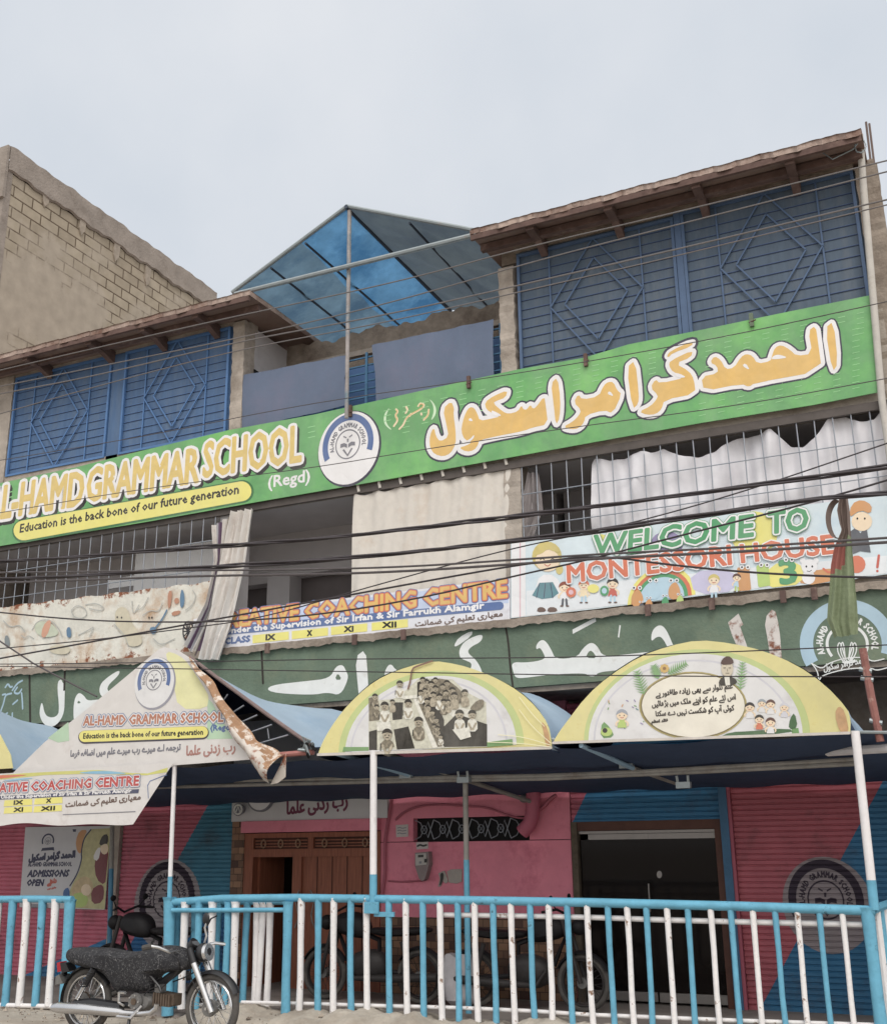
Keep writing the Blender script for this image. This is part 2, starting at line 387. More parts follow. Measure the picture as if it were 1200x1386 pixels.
def emblem(mb, px, py, rpx, rpy, y, lay, face, band, ink, a0=207, a1=-20, text=True, rim=None):
    c3 = at(px, py, y); c = Vector((c3.x, c3.z))
    rx = abs(at(px+rpx, py, y).x-at(px-rpx, py, y).x)/2; rz = abs(at(px, py-rpy, y).z-at(px, py+rpy, y).z)/2
    if rim: disc(mb, c+Vector((.012, -.012)), rx, rz, y, lay, rim, f=1.04); lay += 1
    if face: disc(mb, c, rx, rz, y, lay, face)
    q = c+Vector((-.02*rx, .10*rz))
    ring(mb, q, rx, rz, .66, .84, a0, a1, y, lay+1, band)
    if text: arc_text(mb, 'AL-HAMD GRAMMAR SCHOOL', q, .47*rz, .12*rz, a0-8, a1+8, y, lay+1, ink, bold=.008*rx, rx=rx/rz)
    ring(mb, q, rx, rz, .375, .41, 0, 360, y, lay+1, ink)
    def pl(pts): mb.poly([(q.x+u*rx, y-LAY*(lay+2), q.y+v*rz) for u, v in pts], ink)
    for s in (-1, 1):                        # open book, a V of two strokes below and a small torch with rays above
        pl([(s*.02, .0), (s*.12, .05), (s*.24, .03), (s*.24, -.07), (s*.12, -.05), (s*.02, -.10)])
        pl([(s*.17, -.14), (s*.12, -.12), (s*.0, -.28), (s*.0, -.34)])
        pl([(s*.05, .17), (s*.15, .22), (s*.14, .25), (s*.04, .20)])
    pl([(-.02, .06), (.02, .06), (.03, .15), (-.03, .15)])
    return c, rx, rz, q
# ---------------------------------------------------------------- materials of the place
white = mat('white_paint', (226, 226, 228), .6, .06, 6, dirt=(150, 140, 130), dscale=3, dlo=.6, dhi=.9)
whitebar = mat('white_bar_paint', (230, 226, 226), .5, .08, 9, dirt=(132, 104, 86), dscale=9, dlo=.595, dhi=.66, bump=.25, bscale=30)
bluebar = mat('blue_bar_paint', (84, 168, 200), .48, .14, 8, dirt=(66, 92, 104), dscale=9, dlo=.62, dhi=.68, bump=.25, bscale=30)
conc = mat('raw_concrete', (172, 160, 148), .92, .22, 5, bump=.5, bscale=30, dirt=(112, 100, 90), dlo=.5, dhi=.8)
concd = mat('weathered_concrete', (150, 136, 122), .95, .25, 6, bump=.7, bscale=18, dirt=(92, 78, 68), dlo=.48, dhi=.7)
inner = mat('inner_plaster', (196, 192, 194), .9, .06, 3, dirt=(150, 145, 145), dlo=.55, dhi=.9)
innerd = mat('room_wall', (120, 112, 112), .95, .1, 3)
rust_red = mat('red_oxide_steel', (104, 80, 73), .88, .3, 6, dirt=(140, 122, 110), dscale=3, dlo=.55, dhi=.8)
slab_edge = mat('cement_sheet_edge', (172, 150, 138), .9, .25, 9, bump=.5, bscale=40, dirt=(104, 72, 60), dlo=.45, dhi=.7)
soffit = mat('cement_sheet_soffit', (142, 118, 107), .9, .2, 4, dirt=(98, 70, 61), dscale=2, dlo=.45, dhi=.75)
sheet_l = mat('blue_sheet_left', (72, 106, 148), .6, .12, 5, dirt=(104, 118, 136), dscale=1.6, dlo=.48, dhi=.85, stretch=(3, 3, .5), bump=.2, bscale=3)
sheet_r = mat('blue_grey_sheet_right', (78, 96, 116), .6, .12, 5, dirt=(106, 112, 118), dscale=1.6, dlo=.48, dhi=.85, stretch=(3, 3, .5), bump=.2, bscale=3)
grille_l = mat('blue_grille_paint', (76, 122, 178), .45, .08, 8, dirt=(70, 92, 130), dscale=6, dlo=.6, dhi=.85)
grille_r = mat('faded_blue_grille_paint', (76, 102, 138), .5, .08, 8, dirt=(80, 88, 110), dscale=6, dlo=.6, dhi=.85)
grille_shade = mat('slat_shade_blue', (48, 66, 104), .6, .1, 6)
galv = mat('galvanised_pipe', (150, 160, 164), .45, .12, 8, metal=.5, dirt=(150, 128, 116), dscale=4, dlo=.6, dhi=.8)
wiremat = mat('grid_wire', (150, 156, 166), .5, .1, 5, metal=.4)
black = mat('black', (22, 22, 24), .7, .1, 5)
greenwall = mat('green_painted_wall', (100, 118, 98), .78, .18, 3, bump=.4, bscale=25, dirt=(124, 130, 108), dscale=1.6, dlo=.5, dhi=.8)
wpaint = mat('white_sign_paint', (222, 222, 218), .7, .06, 6, dirt=(170, 160, 148), dscale=5, dlo=.6, dhi=.85)
bpaint = mat('pale_blue_sign_paint', (164, 192, 208), .7, .06, 6)
worn = mat('worn_sign_paint', (206, 196, 188), .8, .1, 8, dirt=(128, 84, 66), dscale=7, dlo=.5, dhi=.62)
pink = mat('pink_wall_paint', (232, 128, 150), .8, .10, 2.5, bump=.35, bscale=14, dirt=(196, 110, 128), dscale=2.6, dlo=.52, dhi=.72)
wood = mat('brown_door_wood', (146, 80, 52), .5, .28, 3, stretch=(14, 14, 1))
wood_d = mat('dark_door_groove', (74, 36, 24), .6, .2, 3)
glassd = mat('dark_door_glass', (40, 32, 31), .35, .1, 3, spec=.15)
n = glassd.node_tree.nodes; L = glassd.node_tree.links; out = [k for k in n if k.type == 'OUTPUT_MATERIAL'][0]
tr = n.new('ShaderNodeBsdfTransparent'); tr.inputs[0].default_value = (.42, .38, .36, 1); gl = n.new('ShaderNodeBsdfGlossy'); gl.inputs['Roughness'].default_value = .06; gl.inputs[0].default_value = (.5, .48, .47, 1)
fr = n.new('ShaderNodeFresnel'); fr.inputs[0].default_value = 1.35; ms = n.new('ShaderNodeMixShader'); L.new(fr.outputs[0], ms.inputs[0]); L.new(tr.outputs[0], ms.inputs[1]); L.new(gl.outputs[0], ms.inputs[2])
ms2 = n.new('ShaderNodeMixShader'); ms2.inputs[0].default_value = .35; L.new(ms.outputs[0], ms2.inputs[1]); L.new(n['Principled BSDF'].outputs[0], ms2.inputs[2]); L.new(ms2.outputs[0], out.inputs[0])
alu = mat('aluminium', (138, 132, 128), .4, .08, 8, metal=.6)
brownfr = mat('brown_door_frame', (92, 56, 44), .6, .2, 6)
clad = block_mat('stone_cladding_pattern', (156, 120, 94), (76, 54, 48), (60, 46, 42), .125, .085, .004, .7, .5, axis='X')
tealpaint = mat('blue_steel_paint', (52, 104, 142), .55, .12, 5, dirt=(46, 76, 98), dscale=3, dlo=.5, dhi=.8)
navy = mat('navy_tarpaulin', (56, 74, 106), .85, .12, 3, bump=.3, bscale=6)
tarp = mat('faded_blue_tarpaulin', (150, 174, 196), .75, .08, 2, bump=.25, bscale=5, dirt=(134, 158, 182), dscale=1.2, dlo=.5, dhi=.8)
chrome = mat('chrome', (206, 206, 208), .22, .05, 5, metal=.9)
rubber = mat('tyre_rubber', (84, 80, 77), .9, .2, 12, dirt=(112, 104, 96), dscale=6)
steelgrey = mat('cast_metal', (128, 126, 124), .45, .2, 20, metal=.6)
bikeblack = mat('black_bike_paint', (34, 34, 38), .35, .1, 5, spec=.5)

# ---------------------------------------------------------------- ground
gm = mat('dusty_concrete', (172, 162, 148), .95, .22, 2.3, bump=.8, bscale=16, dirt=(132, 120, 108), dscale=1.3, dlo=.45, dhi=.72)
fm = mat('dark_floor', (146, 136, 130), .85, .18, 1.6, dirt=(108, 100, 96), dscale=1.2, dlo=.45, dhi=.8)
g = MB(); g.add([(-600,-600,-.02), (600,-600,-.02), (600,600,-.02), (-600,600,-.02)], [(0,1,2,3)], gm)
tag(g.build('ground'), 'dusty pale concrete ground in front of the railing', kind='structure')
g = MB(); g.box(-14, .6, RP+.02, F0+2.4, -.3, .0, fm)
tag(g.build('arcade_floor'), 'dark worn floor under the awnings', kind='structure')
# low sandy kerb that the railing stands in
def dustkerb(u, v):
    x = -7.9+8.6*u; a = math.pi*v
    h = .16+.03*math.sin(x*3.1)+.02*math.sin(x*9.7+1)+.012*math.sin(x*23)
    if u < .06: h *= u/.06
    nv_ = Vector((x*3, math.cos(a)*1.2, 0)); h += (.035*noise.fractal(nv_*1.3, .9, 2.1, 4)+.018*noise.noise(nv_*9))*min(1, u*12)
    return (x, RP-.02-.42*math.cos(a)*(1+.1*math.sin(x*5)), -.03+h*math.sin(a)**.7)
g = MB(); g.grid(dustkerb, 520, 22, gm)
tag(g.build('sandy_kerb', smooth=True), 'rough sandy concrete kerb under the railing', kind='structure')

# ---------------------------------------------------------------- the school building
XL, XR = -14.2, -.27
B = thing('school_building', 'three-storey concrete school with blue grilles, painted green fascia and pink shuttered ground floor', 'building', (-7, F1, 0))
def part(mb, name, parent=B, label=None, **k):
    o = mb.build(name, parent, **k)
    if label: o['label'] = label
    return o
ZG0, ZG1, ZB0, ZB1, ZR = 3.40, 4.16, 6.12, 7.30, 9.0
YB = 18.0
# outer walls, floors and beams
m = MB()
m.box(XL, XR, F1, F1+.3, ZB0+.03, ZB1-.02, conc)                     # band behind the banner
m.box(XL-.2, XL-.001, F1, YB, 0, 9, conc)
m.box(XR, XR+.12, F1+.05, YB, 0, 9.1, concd)                        # right end wall
m.box(XL, XR, YB, YB+.2, 0, 9, conc)
part(m, 'wall')
m = MB(); m.box(XL, XR, F1+.31, YB-.01, ZB0+.05, ZB0+.35, inner); m.box(XL, XR, F1+.31, YB-.01, ZG0+.3, ZG1-.1, inner)
part(m, 'floor_slab')
# green fascia, weathered along its upper lip
m = MB(); m.box(XL, XR+.10, F1-.08, F1+.30, ZG0, ZG1-.03, greenwall)
fas = part(m, 'green_fascia')
def lip(u, v):
    x = XL+(XR+.12-XL)*u; j = .006*math.sin(x*7)+.006*math.sin(x*17+2)+.005*math.sin(x*41)+.004*math.sin(x*73)
    return [(x, F1-.11+.3*.02, ZG1-.035+j), (x, F1-.135, ZG1-.03+j*1.2-.03), (x, F1-.13, ZG1+.03+j*.4), (x, F1+.3, ZG1+.04)][round(v*3)]
m = MB(); m.grid(lip, 300, 3, concd); part(m, 'ledge', fas, label='broken concrete ledge along the top of the green fascia')
m = MB()
for px in (362, 480, 546, 876, 962, 1058, 1100): p = at(px, 838-(px-690)*.12, F1-.14); m.box(p.x-.03, p.x+.03, F1-.16, F1-.13, ZG1-.10, ZG1+.03, rust_red)
part(m, 'rusty_clamp', fas)
m = MB()
for q in [[(683, 842), (688, 870), (690, 900), (694, 930)], [(40, 915), (41, 980)], [(88, 905), (87, 935)], [(354, 880), (356, 925)]]: stroke(m, q, 2.6, F1-.08, 1, mat('crack', (58, 52, 46)), 1)
part(m, 'joint', fas)
# underside of the upper storeys over the ground floor
m = MB(); m.box(XL, XR+.1, F1-.04, F0+.3, ZG0-.06, ZG0-.003, concd); part(m, 'overhang_soffit')
# writing painted on the fascia
z4, z5, z6, z7 = zm(0, 870, 5.4545), zm(380, 830, 3.529), zm(680, 790, 5.4545), zm(840, 790, 3.333)
YS = F1-.08
m = MB()
def wl(z, pts, mm=wpaint, sm=2): pol(m, z(pts), YS, 1, mm, sm)
wl(z4, [(450,265),(420,300),(440,500),(420,545),(370,555),(330,530),(312,430),(295,480),(292,540),(320,600),(370,628),(430,600),(475,520),(478,400),(480,310),(465,300)])
wl(z4, [(540,540),(548,420),(580,365),(620,390),(645,430),(720,420),(900,410),(900,480),(690,520),(640,560),(560,640)])
wl(z4, [(735,395),(735,310),(800,250),(885,198),(880,240),(790,320),(800,370),(900,410),(840,440)])
for q in [[(160,372),(166,430),(168,488)], [(92,352),(128,300),(165,280)], [(128,330),(100,370),(140,380),(160,345)], [(96,455),(130,425)], [(40,330),(60,300),(75,330),(90,325)], [(85,375),(40,385),(30,440),(5,510)], [(40,380),(20,385)], [(55,520),(20,545),(20,575),(60,580)], [(92,520),(90,590),(105,585)], [(170,605),(182,612)]]:
    stroke(m, z4(q), 1.9, YS, 1, bpaint, 2)
wl(z5, [(-60,345),(120,325),(235,312),(262,255),(295,245),(312,275),(325,310),(285,395),(225,378),(150,392),(-60,380)])
wl(z5, [(405,172),(355,210),(370,370),(378,440),(420,440),(416,300)], sm=1)
wl(z5, [(520,233),(488,297),(520,330),(600,345),(640,300),(555,280)])
wl(z5, [(825,157),(850,115),(915,82),(912,108),(840,160)], sm=1)
wl(z5, [(855,215),(850,175),(880,130),(965,95),(960,135),(908,160),(888,188),(935,225),(965,285),(960,330),(640,345),(640,300),(900,280),(915,240),(880,225)])
wl(z6, [(62,578),(180,585),(320,560),(300,510),(275,470),(248,490),(248,450),(285,413),(320,425),(360,490),(390,560),(550,545),(590,480),(650,430),(700,460),(738,540),(900,525),(1200,490),(1500,465),(1500,560),(1200,600),(850,640),(705,655),(685,685),(635,685),(610,660),(350,672),(180,695),(100,700),(80,660)])
pol(m, z6([(612,548),(635,500),(660,495),(700,552)]), YS, 2, greenwall, 1)
pol(m, z5([(258,318),(272,285),(292,318)]), YS, 2, greenwall, 1)
pol(m, z4([(570,450),(580,425),(600,445)]), YS, 2, greenwall, 1)
wl(z6, [(515,340),(685,250),(690,280),(518,372)], sm=0)
wl(z6, [(862,305),(872,310),(860,400),(850,395)], sm=0)
wl(z7, [(135,265),(140,210),(175,183),(205,205),(240,290),(300,400),(250,400),(215,295),(185,240),(160,240)])
wl(z7, [(483,175),(530,135),(552,185),(538,195),(570,285),(590,400),(545,400),(520,275),(500,230)], worn, 0)
wl(z7, [(645,160),(692,103),(715,200),(725,330),(728,400),(680,400),(665,270)], worn, 1)
part(m, 'lettering', fas)
m = MB(); e3 = at(1146, 872, YS); ec = Vector((e3.x, e3.z)); er = .47
ring(m, ec, er, er, .70, .98, 205, -20, YS, 1, bpaint)
arc_text(m, 'AL-HAMD GRAMMAR SCHOOL', ec, .50*er, .13*er, 200, -18, YS, 1, wpaint, bold=.004)
ring(m, ec, er, er, .38, .44, 215, -35, YS, 1, wpaint); ring(m, ec, er, er, .36, .42, 250, 290, YS, 1, wpaint)
for s in (-1, 1):
    for a, b in ((.10, .30), (.18, .22)):
        stroke(m, [(1146+s*2, 893), (1146+s*55*a, 868-10*b), (1146+s*55*(a+.08), 880), (1146+s*55*a*.6, 895)], 1.6, YS, 2, wpaint, 2)
for q in [[(1098,898),(1112,906),(1120,898),(1146,890),(1172,890),(1180,896),(1196,892)], [(1108,922),(1112,914),(1146,905),(1178,904),(1186,908),(1200,904)], [(1098,898),(1106,908),(1108,922)]]:
    stroke(m, q, 1.5, YS, 2, wpaint, 2)
txt(m, ar('الحمد گرامر سکول'), (1115, 911), (1176, 899), 13, YS, 2, wpaint, bold=.3, box=True, res=1)
part(m, 'painted_emblem', fas)

# ------------ upper rooms: sheet panels behind lattice grilles, cement-sheet roofs
def grille(name, x0, x1, z0, z1, y, mm, dark, nslat, side=.21):
    """lattice of flat bars: slats across, two uprights, double diamond"""
    fr = MB(); t = .035
    fr.box(x0, x0+t, y-.04, y, z0, z1, mm); fr.box(x1-t, x1, y-.04, y, z0, z1, mm)
    fr.box(x0+t, x1-t, y-.038, y-.002, z1-t, z1, mm); fr.box(x0+t, x1-t, y-.038, y-.002, z0, z0+t, mm)
    f = part(fr, name)
    sl = MB()
    for i in range(1, nslat):
        z = z0+(z1-z0)*i/nslat; sl.box(x0+t, x1-t, y+.0005, y+.0074, z+.0005, z+.007, mm); sl.box(x0+t, x1-t, y-.001, y+.0074, z-.008, z+.0004, dark)  # the darker lower strip paints in the shadow side of each slat
    part(sl, 'slats', f)
    w_ = x1-x0; u = MB()
    for k in (side, 1-side): u.box(x0+w_*k-.010, x0+w_*k+.010, y-.014, y-.002, z0+t, z1-t, mm)
    part(u, 'upright', f)
    cx, cz = (x0+x1)/2, (z0+z1)/2; d = MB()
    for a, b in ((w_*(.5-side), (z1-z0)*.49), (w_*(.5-side)*.68, (z1-z0)*.33)):
        P = [(cx-a, y-.022, cz), (cx, y-.022, cz+b), (cx+a, y-.022, cz), (cx, y-.022, cz-b)]
        for i in range(4): d.obox(P[i], P[(i+1) % 4], .018, .012, mm, up=(0, 1, 0))
    part(d, 'diamond', f)
    return f
for (x0, x1, z0, z1, mm) in ((-13.07, -11.1, 7.26, 8.93, grille_l), (-10.84, -8.92, 7.26, 8.92, grille_l)): grille('window_grille', x0, x1, z0, z1, F1+.02, mm, grille_shade, 13)
for (x0, x1, z0, z1, mm) in ((-4.48, -2.45, 7.26, 8.94, grille_r), (-2.36, -.38, 7.26, 8.98, grille_r)): grille('window_grille', x0, x1, z0, z1, F1+.02, mm, grille_shade, 13)
m = MB(); m.box(-13.1, -8.9, F1+.028, F1+.05, 7.2, 8.95, sheet_l); part(m, 'sheet_panel', label='blue sheet panel behind the left grilles')
m = MB(); m.box(-11.08, -10.86, F1+.0, F1+.05, 7.2, 8.92, sheet_l); part(m, 'mullion_post')
m = MB(); m.box(-4.5, -.36, F1+.028, F1+.05, 7.2, 9.0, sheet_r); part(m, 'sheet_panel', label='grey blue sheet panel behind the right grilles')
m = MB(); m.box(-2.445, -2.365, F1-.01, F1+.05, 7.2, 8.98, grille_r); part(m, 'mullion_post')
def rough_post(x0, x1, y0, y1, z0, z1, mm, n=24, amp=.005):
    def f(u, v):
        a = u*4; k = int(min(a, 3.999)); q = a-k
        P = [(x0, y0), (x1, y0), (x1, y1), (x0, y1), (x0, y0)]
        x = P[k][0]+(P[k+1][0]-P[k][0])*q; y = P[k][1]+(P[k+1][1]-P[k][1])*q; z = z0+(z1-z0)*v
        return (x+amp*math.sin(z*31+x*7+2*math.sin(z*9)), y+amp*math.cos(z*27+1.7*math.sin(z*13)), z)
    return MB().grid(f, 8, n, mm)
part(rough_post(-8.86, -8.66, F1-.02, F1+.24, 7.1, 8.96, conc), 'concrete_column', smooth=False)
part(rough_post(-13.5, -13.1, F1-.02, F1+.24, 7.1, 8.98, conc), 'concrete_column')
part(rough_post(-4.73, -4.53, F1-.03, F1+.22, 7.1, 8.8, conc, 40, .008), 'concrete_column')
part(rough_post(-.36, -.12, F1-.0, F1+.24, 6.0, 9.0, concd, 40, .006), 'concrete_column')
m = MB(); m.box(XL, -8.66, F1+.10, F1+.3, 8.9, 9.0, conc); m.box(-4.73, -.27, F1+.10, F1+.3, 8.9, 9.07, concd); m.box(XL, -8.87, F1+.0, F1+.099, 8.935, 9.0, conc); m.box(-4.52, -.37, F1+.0, F1+.099, 8.985, 9.07, concd); part(m, 'lintel')
# side and back walls of the upper rooms and of the open terrace between them
m = MB(); m.box(-8.80, -8.68, F1+.25, 13.0, 7.2, 8.95, inner); part(m, 'return_wall', label='white return wall beside the terrace')
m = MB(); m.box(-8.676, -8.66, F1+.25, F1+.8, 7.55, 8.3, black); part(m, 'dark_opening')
m = MB(); m.box(-4.70, -4.56, F1+.23, 13.0, 7.2, 9.0, conc); part(m, 'return_wall')
def bw(u, v):
    x = -8.68+4.0*u; j = .035*math.sin(x*5)+.025*math.sin(x*13)+.018*math.sin(x*29)
    return [(x, 13.02, 7.2), (x, 13.0, 8.55), (x, 13.0, 8.98+j), (x, 13.2, 8.98+j)][round(v*3)]
m = MB(); m.grid(bw, 70, 3, concd); m.box(-8.67, -4.7, 12.94, 12.995, 8.58, 8.66, conc); part(m, 'terrace_wall', label='bare concrete wall at the back of the terrace')
m = MB(); m.box(-8.68, -4.7, F1+.31, 13.0, 7.1, 7.2, conc); part(m, 'terrace_floor')
def roof(name, x0, x1, yf, yb, z, lab, brackets, slope=.02):
    def top(u, v):
        x = x0+(x1-x0)*u; j = .018*math.sin(x*9+1)+.014*math.sin(x*23)+.01*math.sin(x*51)
        y = yf+(yb-yf)*v+(j*1.2 if v == 0 else 0); return (x, y, z+slope*(y-yf)+(j if v < .2 else 0)+.07)
    r = MB(); nu = 90
    r.grid(top, nu, 6, slab_edge)
    r.grid(lambda u, v: (lambda p: (p[0], p[1]+.015, p[2]-.07*(1-v)-.0))(top(u, 0)), nu, 1, slab_edge)
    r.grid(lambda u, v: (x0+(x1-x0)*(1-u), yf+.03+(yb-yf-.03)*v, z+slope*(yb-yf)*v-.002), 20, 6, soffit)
    for xx in (x0, x1): r.prism([(xx, yf+.02, z), (xx, yb, z+slope*(yb-yf)), (xx, yb, z+slope*(yb-yf)+.07), (xx, yf+.02, z+.07)], (.004, 0, 0), slab_edge)
    o = part(r, name, label=lab)
    t = MB(); t.box(x0+.01, x1-.01, yf+.012, yf+.05, z-.075, z-.004, rust_red); t.box(x0+.03, x1-.03, F1-.32, F1-.24, z-.09, z-.004, rust_red); part(t, 'edge_beam', o)
    for bx in brackets:
        t = MB(); t.box(bx-.05, bx+.05, yf+.06, F1-.001, z-.11, z-.01, rust_red)
        t.prism([(bx-.045, F1-.001, z-.111), (bx-.045, F1-.26, z-.111), (bx-.045, F1-.001, z-.2)], (.09, 0, 0), rust_red); part(t, 'bracket', o)
    return o
roof('roof', XL, -8.2, F1-.6, 15.5, 8.98, 'left roof of cement sheets with rusty edge', [-12.35, -11.1, -10.1, -9.15])
roof('roof', -4.88, -.22, F1-.6, 15.5, 9.03, 'right roof of cement sheets with rusty edge', [-4.1, -3.1, -2.05, -1.0], slope=.07)
# ------------ middle storey: rooms, columns, wire mesh
m = MB()
m.box(XL, XR, F1+3.2, F1+3.35, ZG1-.1, ZB0+.05, inner)
m.box(-8.95, -8.72, F1+.02, F1+.4, ZG1, ZB0+.05, inner)
m.box(-4.70, -4.52, F1+.25, F1+.5, ZG1, ZB0+.05, inner)
part(m, 'room_wall')
m = MB(); m.box(-9.0, -4.6, F1+1.5, F1+1.75, 5.52, ZB0+.05, inner); m.box(-13.9, -9.0, F1+1.5, F1+1.75, 5.45, ZB0+.05, inner); m.box(-4.5, -.3, F1+1.5, F1+1.75, 5.6, ZB0+.05, inner); part(m, 'ceiling_beam')
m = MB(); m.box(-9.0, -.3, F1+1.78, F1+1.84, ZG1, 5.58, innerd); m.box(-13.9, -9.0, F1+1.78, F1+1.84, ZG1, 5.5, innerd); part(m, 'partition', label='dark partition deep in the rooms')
p0, p1 = at(362, 750, F1+1.4), at(392, 750, F1+1.4)
m = MB(); m.box(p0.x, p1.x, F1+1.42, F1+1.74, ZG1, 5.52, inner); part(m, 'concrete_column', label='white column inside the middle room')
m = MB(); q0, q1 = at(186, 720, F1+.7), at(300, 720, F1+.7); m.box(q0.x, q1.x, F1+.7, F1+.74, 4.9, 5.98, white); m.box(q0.x-.5, q0.x-.001, F1+.7, F1+.73, 5.45, 5.6, white); part(m, 'partition', label='white board wall in the left room')
part(rough_post(-4.74, -4.52, F1-.03, F1+.24, ZG1, ZB0+.03, conc, 30, .005), 'concrete_column', label='bare concrete column between the middle and right bays')
part(rough_post(XR-.12, XR+.11, F1-.03, F1+.04, ZG0, ZB0, concd, 30, .005), 'concrete_column')
m = MB(); m.box(XL, XR, F1-.02, F1+.08, ZG1-.02, ZG1+.34, conc); part(m, 'sill_wall')
m = MB(); m.box(XL, XR+.1, F1-.05, F1+.0, ZB0-.07, ZB0+.025, mat('dark_channel', (92, 84, 80), .7, .2, 6)); part(m, 'curtain_rail_channel')
def mesh_bay(x0, x1, z0, z1, y, dx, dz, lab):
    t = MB(); n = round((x1-x0)/dx)
    for i in range(n+1):
        x = x0+(x1-x0)*i/n; t.tube([(x, y, z0), (x+.01*math.sin(i*3), y-.004, (z0+z1)/2), (x, y, z1)], .0075, wiremat, 5)
    k = round((z1-z0)/dz)
    for i in range(k+1):
        z = z0+(z1-z0)*i/k; t.tube([(x0, y-.011, z), (x1, y-.011, z+.012)], .0065, wiremat, 5)
    part(t, 'wire_mesh', label=lab)
mesh_bay(-13.6, -9.0, 4.5, 6.1, F1-.03, .20, .42, 'wire grid across the left bay')
mesh_bay(-4.5, -.35, 4.5, 6.1, F1-.03, .185, .40, 'wire grid across the right bay')

# ------------ ground floor
zt = 3.36
m = MB()
xs = lambda px, py=1200: X(px, py, F0)
xd0, xd1, xp1, xg1, xc0 = xs(330), xs(515), xs(775), xs(985), xs(1003)
m.box(xd1, xp1, F0, F0+.15, 0, Z(640, 1139, F0), pink)
zv0, zv1 = Z(640, 1138, F0), Z(640, 1106, F0); xv0, xv1 = xs(559, 1120), xs(716, 1120)
m.box(xd1, xv0, F0, F0+.15, zv0, zt, pink); m.box(xv1, xp1, F0, F0+.15, zv0, zt, pink); m.box(xv0, xv1, F0, F0+.15, zv1, zt, pink)
part(m, 'ground_floor_wall', label='pink painted wall between the doors')
m = MB(); m.box(XL, xd0-.22, F0+.08, F0+.2, 0, zt, concd); m.box(xp1+.01, XR+.5, F0+.12, F0+.2, 2.0, zt, concd); m.box(xc0, .6, F0+.08, F0+.2, 0, 2.0, concd); m.box(xd0-.22, xd1, F0+.03, F0+.2, 2.1, zt, concd); part(m, 'ground_floor_wall')
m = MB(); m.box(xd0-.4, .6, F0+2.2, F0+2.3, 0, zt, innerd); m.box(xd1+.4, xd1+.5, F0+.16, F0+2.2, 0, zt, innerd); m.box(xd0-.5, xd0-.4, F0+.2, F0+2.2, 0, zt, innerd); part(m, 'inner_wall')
# stone cladding
m = MB(); m.box(xd0-.2, xd0-.005, F0-.03, F0+.08, 0, Z(322, 1110, F0), clad); part(m, 'stone_cladding', label='strip of brown stone cladding left of the wooden door')
m = MB(); m.box(xd1+.02, xp1-.004, F0-.03, F0-.002, 0, Z(640, 1243, F0), clad); part(m, 'stone_cladding', label='brown stone cladding along the foot of the pink wall')
# white sign board with a wall clock's lower half and a verse over the wooden door, pink band below
m = MB(); zb0 = Z(420, 1110, F0); m.box(xd0-.2, xd1+.12, F0-.06, F0+.02, zb0, zt, mat('off_white_board', (206, 204, 206), .6, .06, 3)); sb = part(m, 'lintel_board')
m = MB(); txt(m, ar('رب زدنی علما'), (388, 1108), (470, 1097), 23, F0-.06, 2, mat('plum_letters', (128, 62, 88), .7), bold=.8, box=True); part(m, 'lettering', sb)
m = MB(); m.box(xd0-.02, xd1, F0-.09, F0+.0, Z(420, 1126, F0), zb0-.002, pink); part(m, 'lintel')
# wooden double door: frame, carved head panel, right leaf closed, left opening dark
zdh = Z(420, 1127, F0)
D = MB(); D.box(xd0, xd0+.14, F0-.02, F0+.1, 0, zdh, wood); D.box(xd1-.05, xd1, F0-.02, F0+.1, 0, zdh, wood); D.box(xd0+.14, xd1-.05, F0-.018, F0+.1, zdh-.06, zdh, wood); D.box(xd0+.14, xd1-.05, F0-.018, F0+.1, zdh-.30, zdh-.2, wood)
xm0, xm1 = xs(396), xs(408)
D.box(xm0, xm1, F0-.016, F0+.1, 0, zdh-.30, wood); D.box((xd0+xd1)/2-.04, (xd0+xd1)/2+.04, F0-.017, F0+.1, zdh-.2, zdh-.06, wood)
dr = part(D, 'wooden_door')
m = MB(); m.box(xd0+.14, xd1-.05, F0+.02, F0+.06, zdh-.2, zdh-.06, wood_d)
for a, b in ((xd0+.16, (xd0+xd1)/2-.06), ((xd0+xd1)/2+.06, xd1-.07)):
    for zz in (.095, .135, .17): m.box(a, b, F0-.004, F0+.02, zdh-zz-.008, zdh-zz+.008, wood)
    for i in range(3):
        x = a+(b-a)*(i+.5)/3; m.tube([(x+.035*math.cos(t*.7854), F0-.012, zdh-.133+.05*math.sin(t*.7854)) for t in range(8)], .011, mat('carved_rosette', (150, 112, 84), .6), 6, close=True)
part(m, 'carved_panel', dr)
m = MB(); m.box(xm1, xd1-.05, F0+.02, F0+.06, 0, zdh-.30, wood)
for i in range(1, 5): x = xm1+(xd1-.05-xm1)*i/5; m.box(x-.006, x+.006, F0+.014, F0+.02, 0, zdh-.3, wood_d)
part(m, 'door_leaf', dr)
m = MB(); m.prism([(xd0+.14, F0+.1, 0), (xd0+.18, F0+.62, 0), (xd0+.18, F0+.62, zdh-.3), (xd0+.14, F0+.1, zdh-.3)], (.035, 0, 0), wood); part(m, 'door_leaf', dr, label='left door leaf standing open')
m = MB()
for px in (403, 424):
    P = [at(px+k*3*(1 if px < 410 else -1), 1205+i*8.5, F0-.03) for i, k in enumerate((1, -.2, -.6, 0, .6, .2, -1))]
    m.tube([(p.x, F0-.05, p.z) for p in P], .009, alu, 6)
part(m, 'handle', dr)
